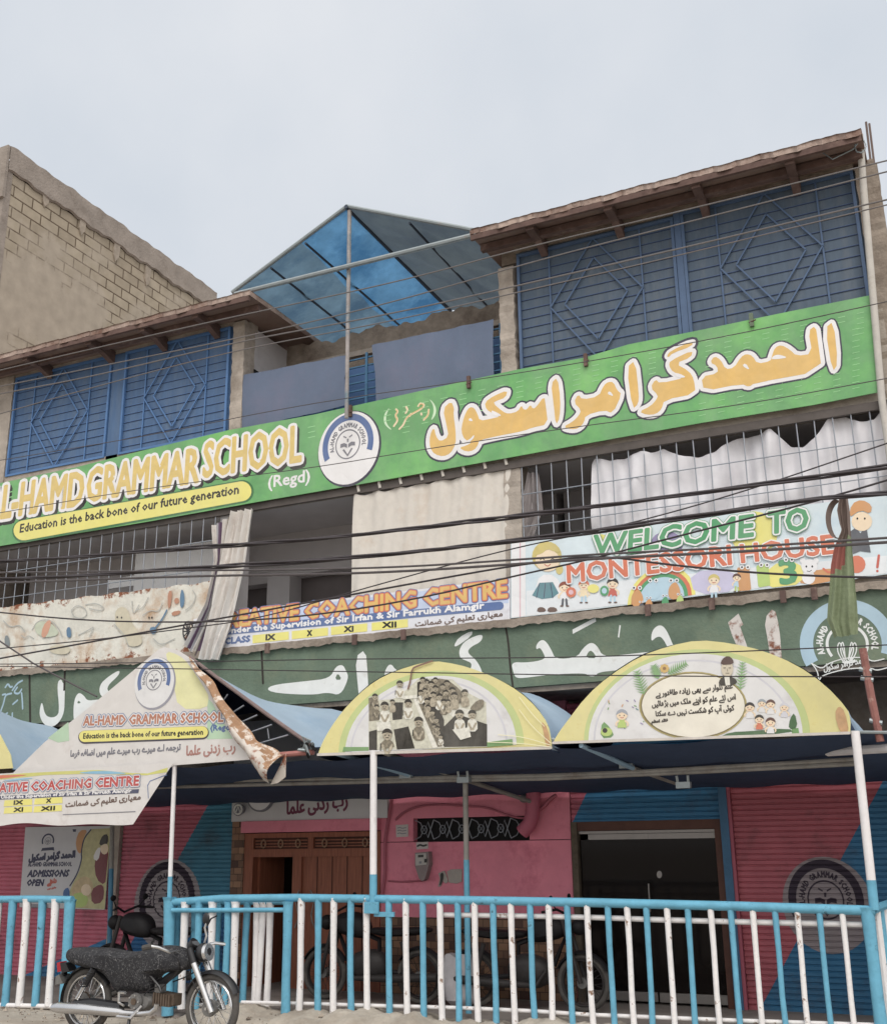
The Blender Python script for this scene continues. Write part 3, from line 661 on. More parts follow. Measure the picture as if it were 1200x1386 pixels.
# vent with an ornamental iron grille
m = MB(); m.box(xv0, xv1, F0+.12, F0+.14, zv0, zv1, black); v = part(m, 'vent')
m = MB(); nv = 6
for i in range(nv):
    a, b = xv0+(xv1-xv0)*i/nv, xv0+(xv1-xv0)*(i+1)/nv; c = (a+b)/2; h = zv1-zv0; zc = (zv0+zv1)/2
    for s in (-1, 1):
        m.tube([(a, F0+.05, zc+s*h*.42), (a+(b-a)*.3, F0+.05, zc+s*h*.3), (c, F0+.05, zc-s*h*.05), (a+(b-a)*.7, F0+.05, zc+s*h*.34), (b, F0+.05, zc-s*h*.4)], .007, wiremat, 5)
    m.tube([(c+.04*math.cos(t*.7854), F0+.045, zc+.05*math.sin(t*.7854)) for t in range(8)], .006, wiremat, 5, close=True)
part(m, 'iron_scrollwork', v)
# roller shutters
PIT = .058
def prof(z):
    q = (z/PIT) % 1
    return 0 if q < .62 else (.016*(q-.62)/.14 if q < .76 else (.016 if q < .86 else .016*(1-q)/.14))
def shutter(x0, x1, z1, y, mm, name='roller_shutter', lab=None):
    zs = []; k = 0
    while k*PIT < z1:
        zs += [k*PIT+PIT*q for q in (0, .62, .76, .86)]; k += 1
    zs = [z for z in zs if z <= z1]+[z1]
    t = MB(); t.add([(x, y+prof(z) if i < len(zs)-1 else y, z) for i, z in enumerate(zs) for x in (x0, x1)], [(2*i, 2*i+1, 2*i+3, 2*i+2) for i in range(len(zs)-1)], mm)
    t.box(x0, x1, y+.03, y+.05, 0, z1, concd)
    return part(t, name, label=lab)
def on_slats(y, lo, hi):
    """lay a painted mark over the ribs of the shutter"""
    def post(me, base):
        bm = bmesh.new(); bm.from_mesh(me); k = math.floor(lo/PIT)
        while k*PIT < hi:
            for q in (0, .62, .76, .86):
                bmesh.ops.bisect_plane(bm, geom=bm.verts[:]+bm.edges[:]+bm.faces[:], plane_co=(0, 0, k*PIT+PIT*q-base.z), plane_no=(0, 0, 1))
            k += 1
        for vv in bm.verts: vv.co.y += prof(vv.co.z+base.z+1e-5)
        bm.to_mesh(me); bm.free()
    return post
YSH = F0+.02
shA = split_mat('pink_and_blue_shutter_paint', (206, 104, 128), (70, 128, 172), (150, 1268), (0, 1335), YSH)
shB = split_mat('pink_and_teal_shutter_paint', (196, 98, 120), (68, 122, 146), (180, 1272), (285, 1083), YSH, third=(52, 104, 152), tz=Z(250, 1235, F0))
shC = split_mat('red_and_blue_shutter_paint', (180, 86, 100), (58, 112, 150), (1036, 1352), (1165, 1112), YSH)
shD = split_mat('blue_shutter_paint', (196, 96, 120), (58, 116, 156), (775, 1112), (792, 1076), YSH)
shutter(XL, xs(150)-.03, 2.6, YSH, shA, lab='pink and blue roller shutter at the left end')
B2 = shutter(xs(160), xd0-.21, 2.6, YSH, shB, lab='pink and teal roller shutter with a round emblem')
m = MB(); m.box(xs(151), xs(159), F0-.03, F0+.06, 0, 2.6, conc); part(m, 'shutter_post')
emface = mat('greyed_emblem_face', (156, 146, 150), .7, .08, 5); emdark = mat('emblem_dark', (58, 46, 62), .7, .1, 5)
m = MB(); emblem(m, 226, 1224, 45, 62, YSH, 2, emface, emdark, emdark); part(m, 'painted_emblem', B2, post=on_slats(YSH, Z(226, 1295, F0), Z(226, 1150, F0)))
xr0 = xs(1003, 1250)
C2 = shutter(xr0, .9, 2.6, YSH, shC, lab='red and blue roller shutter with a round emblem at the right end')
m = MB(); emblem(m, 1119, 1225, 61, 66, YSH, 2, mat('dim_emblem_face', (146, 134, 138), .7, .08, 5), emdark, emdark); part(m, 'painted_emblem', C2, post=on_slats(YSH, Z(1119, 1310, F0), Z(1119, 1140, F0)))
m = MB(); m.box(xr0-.04, xr0-.003, F0-.03, F0+.05, 0, 2.6, mat('pink_steel', (176, 84, 104), .6)); part(m, 'shutter_post')
# blue bay with the glass doors
zgt = Z(870, 1111, F0)
D2 = shutter(xp1+.012, xg1+.1, 3.3, YSH, shD, lab='rolled-up blue shutter above the glass doors')
bm_ = bmesh.new(); bm_.from_mesh(D2.data); bmesh.ops.bisect_plane(bm_, geom=bm_.verts[:]+bm_.edges[:]+bm_.faces[:], plane_co=(0, 0, zgt), plane_no=(0, 0, 1), clear_inner=True); bm_.to_mesh(D2.data); bm_.free()
m = MB(); m.box(xg1-.02, xg1+.07, F0-.05, F0+.1, 0, 2.55, tealpaint); m.box(xg1+.08, xr0-.045, F0-.02, F0+.1, 0, 2.55, tealpaint); part(m, 'shutter_post', label='blue steel post between the glass doors and the right shutter')
m = MB(); xf0 = xp1+.012; xf1 = xg1-.03
m.box(xf0, xf0+.07, F0-.02, F0+.10, 0, zgt, mat('mossy_jamb', (96, 84, 70), .9, .3, 14)); m.box(xf0+.07, xf1-.07, F0+.0, F0+.1, zgt-.10, zgt, brownfr); m.box(xf1-.07, xf1, F0-.0, F0+.1, 0, zgt, brownfr)
gd = part(m, 'glass_door')
xmid = (xf0+xf1)/2+.03
for a, b in ((xf0+.085, xmid-.001), (xmid+.001, xf1-.08)):
    m = MB(); m.box(a, b, F0+.05, F0+.062, .13, zgt-.2, glassd); part(m, 'pane', gd)
    m = MB(); m.box(a+(.1 if a < xmid-.3 else 0), b, F0+.04, F0+.072, zgt-.2, zgt-.14, alu); m.box(a+.02, b, F0+.04, F0+.072, .03, .125, alu); part(m, 'door_rail', gd)
m = MB(); m.box(xf0+.075, xf1-.075, F0+.03, F0+.09, zgt-.135, zgt-.105, alu); part(m, 'head_rail', gd)
m = MB(); ell(m, 892, 1184, 3.6, 5, F0+.05, 1, alu); m.box(xmid-.03, xmid-.018, F0+.02, F0+.05, .95, 1.25, alu); part(m, 'handle', gd)

# ---------------------------------------------------------------- tall unfinished block building on the left
nb_blocks = block_mat('concrete_blocks', (168, 156, 138), (152, 140, 123), (100, 86, 70), .46, .22, .015, .95, .9, dirt=(164, 153, 139), dlo=.46, dhi=.56, axis='Y', dscale=.5, zg=(11.4, 14.0))
nb_plain = mat('grey_render', (150, 138, 128), .95, .16, 3, bump=.6, bscale=22, dirt=(112, 102, 94), dscale=2.2, dlo=.5, dhi=.8)
XN = -14.6
pt = atx(12, 198, XN); pe = atx(283, 408, XN)
zt_ = pt.z; yn0 = pt.y; yn1 = pe.y+.2
N = thing('unfinished_building', 'tall unfinished concrete block building with bare side wall, behind the left roof', 'building', (XN, yn0, 0))
zband = atx(10, 230, XN).z
m = MB(); m.box(XN-6, XN, yn0+.16, yn1, 0, zband, nb_blocks); m.box(XN-6, XN+.01, yn0, yn0+.155, 0, zband, nb_plain); part(m, 'wall', N)
def par(u, v):
    y = yn0+(yn1-yn0)*u; j = .02*math.sin(y*5)+.015*math.sin(y*17)+(.0 if v < .5 else .02*math.sin(y*9))
    return [(XN+.02, y, zband-.03+j*1.2), (XN+.06, y, zband+j), (XN+.06, y, zt_+j*.6), (XN-.3, y, zt_+j*.6)][round(v*3)]
m = MB(); m.grid(par, 80, 3, nb_plain); m.box(XN-6, XN+.05, yn0-.06, yn0, zband-.6, zt_-.01, nb_plain); m.box(XN-6, XN-.3, yn0, yn1, zband, zt_-.02, nb_plain); part(m, 'parapet', N)
m = MB()
for k, px in enumerate((62, 111, 157, 199)):
    p = atx(px, 205+px*.79+6, XN); m.prism([(XN+.001, p.y-.09, p.z+.12), (XN+.001, p.y+.09, p.z+.10), (XN+.001, p.y+.07, p.z-.2), (XN+.001, p.y-.02, p.z-.34), (XN+.001, p.y-.08, p.z-.2)], (.035, 0, 0), mat('mortar_lump', (160, 146, 130), .95, .2, 9))
part(m, 'mortar_lump', N)
# ---------------------------------------------------------------- banners and boards on the facade
def cloth_plate(name, parent, pts, y, m, t=.012, lab=None):
    k = MB(); k.prism(pp(pts, y), (0, t, 0), m); return part(k, name, parent, label=lab)
bgreen = mat('banner_green', (88, 166, 90), .45, .14, 1.6, dirt=(128, 200, 104), dscale=.8, dlo=.48, dhi=.85)
bdark = mat('print_dark_blue', (54, 50, 76), .5, .05); bwhite = mat('print_white', (232, 230, 232), .5, .04, 4); borange = mat('print_orange', (230, 182, 76), .5, .08, 5)
bgold = mat('print_gold', (224, 192, 92), .5, .1, 9); byel = mat('print_yellow', (232, 222, 92), .5, .05, 4); bink = mat('print_black', (40, 38, 40), .6)
bblue = mat('print_blue', (84, 112, 168), .5, .06); bmint = mat('print_pale_green', (200, 232, 190), .5); bgrey = mat('print_grey', (120, 120, 132), .5)
YBN = F1-.10
b0 = at(590, 590, YBN)
BN = thing('banner', 'long green banner with gold Urdu and English lettering and round emblem across the facade', 'banner', b0)
cloth_plate('cloth', BN, [(-120,680),(0,654),(100,633),(200,608),(310,582),(425,561),(560,531),(700,500),(790,484),(850,466),(950,446),(1060,423),(1184,398),(1192,530),(1100,548),(950,572),(800,599),(640,628),(500,653),(350,679),(200,706),(0,739),(-120,759)], YBN, bgreen)
m = MB()
for i in range(46):                                     # printed pale dashes that fade in along the edges
    px = 12+i*25.6
    for k in range(3+(i*7) % 4): 
        if 440 < px < 520 or 20 < px < 420: continue
        ty = 655-.217*px+14+k*7; stroke(m, [(px-4.5, ty+1), (px+4.5, ty-1)], 1.1, YBN, 1, mat('print_light_green', (132, 204, 128), .5), 0)
for i in range(9):
    px = 950+i*26
    for k in range(3+i): stroke(m, [(px-4.5, 742-.177*px-12-k*8+1), (px+4.5, 742-.177*px-12-k*8-1)], 1.1, YBN, 1, mat('print_light_green', (132, 204, 128), .5), 0)
part(m, 'printed_pattern', BN)
s1, s2, s3, s8 = zm(560, 500, 5), zm(760, 440, 6), zm(940, 410, 5.4545), zm(500, 530, 10)
m = MB(); RM = [(bdark, 7.6), (bwhite, 5.4)]
shape(m, s1([(252,215),(197,268),(222,380),(236,455),(180,490),(150,455),(138,395),(118,420),(106,475),(110,530),(140,575),(200,590),(250,568),(284,505),(284,420),(268,300),(274,265)]), YBN, 1, borange, RM)
shape(m, s1([(320,420),(330,355),(352,290),(378,255),(408,260),(430,300),(446,348),(520,335),(588,318),(540,300),(490,272),(480,222),(540,180),(634,140),(622,190),(562,212),(535,228),(600,285),(640,302),(705,285),(728,242),(742,272),(765,272),(788,238),(806,268),(828,255),(882,180),(892,240),(908,372),(800,394),(745,417),(560,452),(442,480),(434,512),(408,548),(355,558),(305,530),(360,515),(395,490),(345,478)]), YBN, 1, borange, RM)
shape(m, s1([(972,52),(928,95),(945,230),(960,378),(987,330),(992,200)]), YBN, 1, borange, RM)
shape(m, s2([(12,827),(90,785),(140,735),(158,690),(98,628),(135,560),(166,606),(300,580),(340,492),(375,462),(420,462),(450,530),(488,560),(416,718),(345,690),(195,732),(182,790),(140,838),(80,848)]), YBN, 1, borange, RM)
shape(m, s2([(597,285),(528,345),(575,684),(622,640),(627,560)]), YBN, 1, borange, RM)
shape(m, s2([(628,703),(720,660),(770,605),(782,570),(720,508),(762,438),(795,475),(1015,425),(905,385),(870,330),(880,290),(1064,203),(1050,262),(922,312),(1035,375),(1074,440),(1087,558),(832,607),(812,682),(765,724),(690,730)]), YBN, 1, borange, RM)
shape(m, s2([(853,250),(883,210),(1067,126),(1057,172),(900,228),(866,264)]), YBN, 1, borange, RM[:1]+[(bwhite, 4)])
shape(m, s3([(48,545),(172,520),(165,465),(112,440),(145,392),(192,420),(226,490),(290,480),(340,400),(380,376),(426,390),(462,450),(560,430),(568,395),(592,328),(640,310),(702,345),(750,392),(868,375),(838,205),(892,168),(908,280),(938,502),(440,592),(400,622),(345,597),(68,652)]), YBN, 1, borange, RM)
shape(m, s3([(1024,135),(963,185),(1015,512),(1057,450)]), YBN, 1, borange, RM)
for z, q in ((s1, [(368,348),(382,325),(404,352)]), (s1, [(412,438),(404,470),(372,494),(332,488),(375,478)]), (s2, [(368,560),(390,533),(427,582)]), (s3, [(348,465),(375,443),(410,500)]), (s3, [(560,415),(590,385),(630,383),(690,405),(600,417)]), (s2, [(895,385),(960,395),(1015,425),(940,430)]), (s1, [(520,275),(560,290),(600,315),(540,318)])):
    pol(m, z(q), YBN, 4, bwhite, 1)
part(m, 'urdu_lettering', BN)
m = MB(); cream = mat('print_cream', (238, 214, 170), .5)
pol(m, s8([(278,205),(205,290),(188,380),(210,455),(285,518),(300,512),(240,450),(222,380),(232,300)]), YBN, 1, bmint, 2); pol(m, s8([(800,92),(870,150),(908,240),(890,330),(825,403),(860,310),(870,240),(850,160)]), YBN, 1, bmint, 2)
for q in [[(800,245),(796,320),(735,382)], [(700,295),(704,312)], [(660,195),(690,150),(750,182),(700,235),(600,290),(530,328),(490,372),(460,450),(405,505)], [(495,205),(520,250),(490,288)], [(360,240),(388,272),(345,318),(388,385),(330,467)], [(560,300),(545,330)]]:
    stroke(m, s8(q), 2.6, YBN, 1, cream, 2)
for q in [[(800,252),(794,320),(742,376)], [(672,192),(692,162),(738,184),(690,232),(530,326),(488,380)], [(362,248),(378,272),(352,318),(378,385)]]: stroke(m, s8(q), .9, YBN, 2, borange, 2)
part(m, 'urdu_lettering', BN, label='small Urdu word in brackets')
m = MB()
RE = [(mat('print_shadow', (48, 42, 44), .6), 6.2), (bwhite, 4.4)]
for s, a, b, cap in (('AL-HAMD', (-19, 705), (111, 683), 42), ('GRAMMAR', (117, 679), (268, 652), 43), ('SCHOOL', (275, 646), (407, 624), 46)):
    txt(m, s, (a[0]+3, a[1]+4), (b[0]+3, b[1]+4), cap, YBN, 1, bink, bold=4.6)
    txt(m, s, a, b, cap, YBN, 2, bgold, bold=1.5, rims=[(bwhite, 3.3)])
part(m, 'english_lettering', BN)
m = MB()
def capsule(mb, a, b, hgt, y, lay, mm, n=10):
    d = Vector((b[0]-a[0], b[1]-a[1])).normalized(); q = Vector((d.y, -d.x)); P = []
    for i in range(n+1):
        t = rad(90+180*i/n); P.append(Vector(a)+(d*math.cos(t)+q*math.sin(t))*hgt/2)
    for i in range(n+1):
        t = rad(-90+180*i/n); P.append(Vector(b)+(d*math.cos(t)+q*math.sin(t))*hgt/2)
    pol(mb, [(p.x, p.y) for p in P], y, lay, mm)
capsule(m, (32, 719), (328, 665), 31, YBN, 1, mat('print_deep_green', (52, 118, 66), .5)); capsule(m, (32, 718), (327, 665), 27, YBN, 2, byel)
txt(m, 'Education is the back bone of our future generation', (27, 721), (323, 668), 11, YBN, 3, bink, bold=.4, res=1)
part(m, 'motto', BN)
m = MB(); txt(m, '(Regd)', (363, 660), (419, 651), 15, YBN, 1, bwhite, bold=.5); part(m, 'lettering', BN)
m = MB(); emblem(m, 471.5, 606, 41, 49, YBN, 1, bwhite, bblue, bgrey, rim=bdark); part(m, 'emblem', BN)
m = MB()
for px, py in ((475, 556), (635, 517), (1017, 433), (793, 487)):
    p = at(px, py, YBN); m.box(p.x-.022, p.x+.022, YBN-.04, YBN-.0, p.z-.09, p.z+.07, rust_red if px < 900 else greenwall); m.tube([(p.x-.03, YBN-.03, p.z-.04), (p.x+.05, YBN-.05, p.z-.03)], .008, rust_red, 5)
part(m, 'clamp', BN)

# small figures of the printed nursery scenes
skin = mat('print_skin', (240, 214, 178), .5); hairb = mat('print_brown_hair', (96, 60, 52), .5); hairg = mat('print_blond_hair', (206, 186, 92), .5); hairk = mat('print_black_hair', (52, 46, 48), .5)
pr = {n: mat('print_'+n, c, .5, .05) for n, c in dict(red=(206, 92, 74), sky=(176, 208, 226), teal=(84, 138, 150), navy=(70, 74, 106), leaf=(62, 158, 98), lime=(178, 206, 92), pinkish=(226, 180, 190), violet=(150, 136, 184), tan=(214, 150, 84), cream=(236, 232, 214), brown=(110, 84, 74), dgrey=(88, 92, 102), coral=(222, 112, 72)).items()}
def kid(m, px, py, s, y, lay, hair, shirt, legs=None, tilt=0, line=bink):
    """printed child: body, arms, head with hair, eyes and mouth"""
    pol(m, [(px-.42*s, py+1.15*s), (px-.26*s, py+.42*s), (px+.26*s, py+.42*s), (px+.42*s, py+1.15*s)], y, lay, shirt)
    for k in (-1, 1):
        stroke(m, [(px+k*.25*s, py+.5*s), (px+k*.55*s, py+.75*s), (px+k*.5*s, py+.95*s)], .16*s, y, lay, skin, 1)
        if legs: stroke(m, [(px+k*.15*s, py+1.1*s), (px+k*.2*s, py+1.65*s)], .2*s, y, lay, legs, 0); ell(m, px+k*.26*s, py+1.7*s, .16*s, .08*s, y, lay+1, pr['brown'], 8)
    ell(m, px, py, .5*s, .46*s, y, lay+1, skin, 16)
    pol(m, [(px+.53*s*math.cos(rad(a)), py-.52*s*math.sin(rad(a))) for a in range(-5, 186, 19)]+[(px-.3*s, py-.12*s), (px+tilt*s, py-.24*s), (px+.32*s, py-.10*s)], y, lay+2, hair)
    for k in (-1, 1): ell(m, px+k*.2*s, py+.05*s, .05*s, .07*s, y, lay+2, line, 6)
    stroke(m, [(px-.14*s, py+.22*s), (px, py+.28*s), (px+.14*s, py+.22*s)], .05*s, y, lay+2, pr['red'], 0)

# welcome board
YW = F1-.10
WB = thing('welcome_banner', 'pale blue nursery banner reading WELCOME TO MONTESSORI HOUSE with printed children', 'banner', at(950, 760, YW))
cloth_plate('cloth', WB, [(691,735),(800,720),(960,699),(1125,679),(1215,667),(1215,775),(1125,788),(960,805),(800,825),(691,837)], YW, mat('banner_pale_blue', (206, 222, 230), .5, .07, 2, bump=.15, bscale=4, dirt=(188, 208, 222), dscale=1.2))
m = MB()
pol(m, [(692,736),(711,733),(711,834),(692,836)], YW, 1, bwhite); pol(m, [(703,735),(704.5,735),(704.5,835),(703,835)], YW, 2, pr['pinkish'])
pol(m, [(712,800),(800,790),(1000,770),(1200,752),(1200,776),(960,804),(712,834)], YW, 1, mat('print_pale_ground', (222, 226, 230), .5))
ell(m, 1020, 722, 32, 30, YW, 1, byel, 20); ell(m, 902, 737, 22, 18, YW, 1, pr['violet'], 16); ell(m, 812, 728, 10, 5, YW, 1, byel, 10)
pol(m, [(1040,765),(1080,757),(1092,790),(1030,797)], YW, 2, byel, 1); pol(m, [(932,775),(990,768),(1000,800),(940,806)], YW, 2, mat('print_lilac', (196, 190, 220), .5), 1); pol(m, [(1080,775),(1135,768),(1140,784),(1084,794)], YW, 2, pr['tan'], 1)
for r, cc in ((46, byel), (41, pr['coral']), (36, pr['leaf']), (31, pr['sky'])):
    pol(m, [(895+r*math.cos(rad(a)), 812-.155*(r*math.cos(rad(a)))-r*.98*math.sin(rad(a))) for a in range(0, 181, 12)], YW, 2+(46-r)//5, cc)
for q, cc, k in (((862,810),'tan',1), ((884,800),'sky',1), ((912,800),'tan',1), ((900,815),'leaf',.6), ((878,818),'tan',.6), ((920,813),'lime',.6), ((868,822),'dgrey',.5)):
    pol(m, [(q[0]-7*k,q[1]+12*k),(q[0]-8*k,q[1]-4*k),(q[0]+2*k,q[1]-14*k),(q[0]+9*k,q[1]-2*k),(q[0]+8*k,q[1]+11*k)], YW, 7, pr[cc], 2)
    for s in (-1, 1): ell(m, q[0]+s*4*k, q[1]-14*k, 3*k, 3*k, YW, 8, bwhite, 8); ell(m, q[0]+s*4*k, q[1]-14*k, 1.4*k, 1.4*k, YW, 9, bink, 6)
# teacher in a teal skirt
pol(m, [(724,800),(730,778),(752,778),(763,802),(752,808),(734,810)], YW, 2, bwhite, 1); pol(m, [(720,806),(730,789),(748,788),(756,803),(748,809),(733,811)], YW, 3, pr['teal'], 0)
for a, b in ((730, 726), (738, 736), (745, 748)): stroke(m, [(a, 790), (b, 809)], 1, YW, 4, pr['navy'], 0)
ell(m, 740, 753, 20, 20, YW, 3, hairg, 20); ell(m, 741, 759, 16.5, 15, YW, 4, skin, 18); pol(m, [(722,752),(730,738),(748,736),(760,748),(750,747),(741,743),(733,750)], YW, 5, hairg, 1)
ell(m, 757, 771, 5, 7, YW, 3, hairg, 10)
for s in (-1, 1): stroke(m, [(741+s*7-3,758),(741+s*7,756),(741+s*7+3,758)], .9, YW, 5, bink, 0)
stroke(m, [(737,764),(741,767),(745,764)], 1, YW, 5, pr['red'], 1)
for s in (0, 1): pol(m, [(726+s*14,829),(728+s*14,822),(736+s*16,822),(740+s*15,828)], YW, 3, pr['brown'], 1)
kid(m, 764, 795, 15, YW, 3, mat('print_auburn', (150, 78, 56), .5), bwhite, pr['dgrey']); kid(m, 790, 792, 14, YW, 3, pr['coral'], pr['cream'], pr['sky']); kid(m, 829, 790, 15, YW, 3, hairk, pr['red'], pr['sky'])
ell(m, 773, 802, 7, 7, YW, 8, pr['coral'], 12); ell(m, 773, 802, 3.5, 3.5, YW, 9, pr['pinkish'], 10); ell(m, 803, 797, 8, 6, YW, 8, byel, 12); ell(m, 818, 800, 6, 7, YW, 8, pr['leaf'], 12); ell(m, 818, 800, 3.5, 4, YW, 9, pr['sky'], 10)
kid(m, 966, 785, 15, YW, 3, hairg, bwhite, pr['sky']); kid(m, 997, 782, 11, YW, 3, hairb, pr['sky'], pr['lime'])
for s, a, b, mm, h in (('1', (1002, 798), (1014, 797), pr['tan'], 28), ('1', (1028, 793), (1040, 791), pr['lime'], 26), ('3', (1057, 790), (1078, 788), pr['leaf'], 30)):
    txt(m, s, a, b, h, YW, 4, mm, bold=2.2)
    for k in (-1, 1): ell(m, (a[0]+b[0])/2+k*4, a[1]-h-2, 3.2, 3.2, YW, 7, bwhite, 8); ell(m, (a[0]+b[0])/2+k*4, a[1]-h-2, 1.4, 1.4, YW, 8, bink, 6)
ell(m, 1095, 767, 11, 10, YW, 4, bwhite, 14); ell(m, 1094, 782, 9, 9, YW, 3, bwhite, 14)      # white kitten
for k in (-1, 1): ell(m, 1095+k*9, 759, 4, 4, YW, 4, bwhite, 8); ell(m, 1095+k*4, 767, 1.3, 1.6, YW, 5, bink, 6)
stroke(m, [(1092,773),(1095,774),(1098,772)], .8, YW, 5, bink, 0)
ell(m, 1159, 764, 12, 12, YW, 3, pr['coral'], 14); stroke(m, [(1114,770),(1122,776),(1134,772)], 3, YW, 3, pr['coral'], 1)
ell(m, 1166, 706, 14, 13, YW, 3, skin, 14); pol(m, [(1148,702),(1152,682),(1166,676),(1180,684),(1178,696),(1164,690)], YW, 4, pr['tan'], 1); pol(m, [(1150,720),(1158,714),(1164,722),(1172,712),(1178,748),(1164,746),(1154,750)], YW, 3, pr['dgrey'])
for k in (-1, 1): ell(m, 1165+k*5, 702, 1.3, 1.6, YW, 5, bink, 6)
stroke(m, [(1189,752),(1187,768)], 3.4, YW, 3, pr['red'], 0); ell(m, 1187, 773, 1.8, 1.8, YW, 3, pr['red'], 8)
part(m, 'printed_scene', WB)
m = MB(); txt(m, 'WELCOME', (803, 753), (1019, 726), 27, YW, 12, pr['leaf'], bold=1.3, rims=[(pr['leaf'], 3.0), (bwhite, 2.3)], shear=.12); txt(m, 'TO', (1040, 723), (1093, 717), 29, YW, 12, pr['leaf'], bold=1.5, rims=[(pr['leaf'], 3.0), (bwhite, 2.3)], shear=.1)
part(m, 'lettering', WB, label='green words WELCOME TO')
m = MB(); txt(m, 'MONTESSORI', (769, 789), (990, 764), 24, YW, 12, pr['coral'], bold=1.2, rims=[(bwhite, 1.6)]); txt(m, 'HOUSE', (1004, 762), (1130, 749), 24, YW, 12, pr['coral'], bold=1.2, rims=[(bwhite, 1.6)])
part(m, 'lettering', WB, label='orange words MONTESSORI HOUSE')

# coaching board in the middle bay
YC = F1-.10
CB = thing('sign_board', 'white and blue coaching centre board with orange title below the beige curtain', 'sign', at(500, 835, YC))
cloth_plate('board', CB, [(262,838),(330,826),(690,783),(690,838),(600,848),(480,862),(330,875),(262,884)], YC, mat('board_white', (222, 222, 230), .5, .06, 4, dirt=(196, 190, 196), dscale=3, dlo=.55, dhi=.8))
m = MB(); pol(m, [(262,842),(332,829),(688,786),(688,816),(332,853),(262,862)], YC, 1, mat('print_light_blue', (188, 202, 232), .5))
capsule(m, (262, 858), (676, 820), 11, YC, 2, bblue)
txt(m, 'CREATIVE COACHING CENTRE', (291, 851), (686, 808), 20, YC, 2, borange, bold=.8, rims=[(bblue, 2.3), (pr['coral'], 1.4)], res=1)
txt(m, 'Under the Supervision of Sir Irfan & Sir Farrukh Alamgir', (304, 858), (655, 823.5), 7.5, YC, 4, bwhite, bold=.55, res=1)
txt(m, 'CLASS', (304, 872), (338, 868.5), 8, YC, 2, bblue, bold=.6, res=1)
for s, a in (('IX', 342), ('X', 395), ('XI', 448), ('XII', 503)):
    q = lambda px: 871-.105*(px-342)
    pol(m, [(a, q(a)), (a, q(a)-11), (a+49, q(a+49)-11), (a+49, q(a+49))], YC, 2, byel)
    wd = 6*len(s); c = a+24; txt(m, s, (c-wd/2, q(c)-2), (c+wd/2, q(c)-2.6), 7, YC, 3, bink, bold=.6, res=1)
txt(m, ar('معیاری تعلیم کی ضمانت'), (562, 852), (680, 838), 11, YC, 2, pr['brown'], bold=.35, box=True, res=1)
part(m, 'lettering', CB)

# painted sheet-iron parapet board in the left bay
YP = F1-.09
peel = mat('peeling_cream_paint', (214, 210, 198), .85, .16, 2.4, bump=.5, bscale=14, dirt=(178, 146, 116), dscale=1.7, dlo=.50, dhi=.72)
n = peel.node_tree.nodes; L = peel.node_tree.links; b = n['Principled BSDF']; old = b.inputs['Base Color'].links[0].from_socket      # rust creeping in from the two long edges
tc = n.new('ShaderNodeTexCoord'); sx = n.new('ShaderNodeSeparateXYZ'); L.new(tc.outputs['Generated'], sx.inputs[0])
cv = n.new('ShaderNodeValToRGB'); e = cv.color_ramp.elements; e[0].position = 0; e[0].color = (.34,.34,.34,1); e[1].position = 1; e[1].color = (.30,.30,.30,1)
for ps, vv in ((.10, .24), (.24, .06), (.78, .03), (.94, .17)): k_ = e.new(ps); k_.color = (vv, vv, vv, 1)
L.new(sx.outputs['Z'], cv.inputs[0])
nz_ = n.new('ShaderNodeTexNoise'); nz_.inputs['Scale'].default_value = 5.5; nz_.inputs['Detail'].default_value = 9; nz_.inputs['Roughness'].default_value = .72; L.new(tc.outputs['Object'], nz_.inputs['Vector'])
sm_ = n.new('ShaderNodeMath'); L.new(nz_.outputs['Fac'], sm_.inputs[0]); L.new(cv.outputs[0], sm_.inputs[1])
rm_ = n.new('ShaderNodeMapRange'); rm_.inputs[1].default_value = .70; rm_.inputs[2].default_value = .76; L.new(sm_.outputs[0], rm_.inputs[0])
ru = n.new('ShaderNodeMixRGB'); ru.inputs[2].default_value = (*lin((132, 84, 62)), 1); L.new(rm_.outputs[0], ru.inputs[0]); L.new(old, ru.inputs[1]); L.new(ru.outputs[0], b.inputs['Base Color'])
PB = thing('mural_board', 'rusty cream board with faded painted nursery figures below the left bay', 'mural board', at(130, 855, YP))
def pbf(u, v):
    px = -90+u*378; top = 822-.122*px+1*math.sin(px*.15)+.4*math.sin(px*.7); bot = 915-.125*px+1.5*math.sin(px*.11)+.8*math.sin(px*.41)
    p = at(px, top+(bot-top)*v, YP); return (p.x, YP+.006*math.sin(px*.2+v*3), p.z)
m = MB(); m.grid(pbf, 90, 10, peel); m.grid(lambda u, v: (lambda p: (p[0], p[1]+.03, p[2]))(pbf(1-u, v)), 60, 4, peel); part(m, 'board', PB)
pm = zm(0, 780, 4.138); m = MB(); pale = mat('faded_outline', (176, 176, 170), .8, .1); paleg = mat('faded_green_paint', (190, 196, 172), .8, .1, 8); paleb = mat('faded_sand_paint', (200, 190, 164), .8, .1, 8)
YP2 = YP-.012
rustp = mat('rust_stain', (142, 78, 50), .9, .3, 12, dirt=(176, 132, 100), dscale=9, dlo=.45, dhi=.6)
random.seed(3)
for i in range(0):
    px = random.uniform(0, 262); v = 1-abs(random.gauss(0, .09)) if i % 3 else abs(random.gauss(0, .05))
    w_ = math.exp(-((px-205)/60)**2)+.35
    yy = 822-.122*px+(93-.003*px)*min(.985, max(.015, v)); s = random.uniform(.6, 3.2)*(w_ if v > .5 else .7)
    pol(m, [(px+s*1.7*math.cos(a*.9)*random.uniform(.5, 1.1), yy+s*.9*math.sin(a*.9)*random.uniform(.5, 1.1)) for a in range(7)], YP2, 1, rustp)
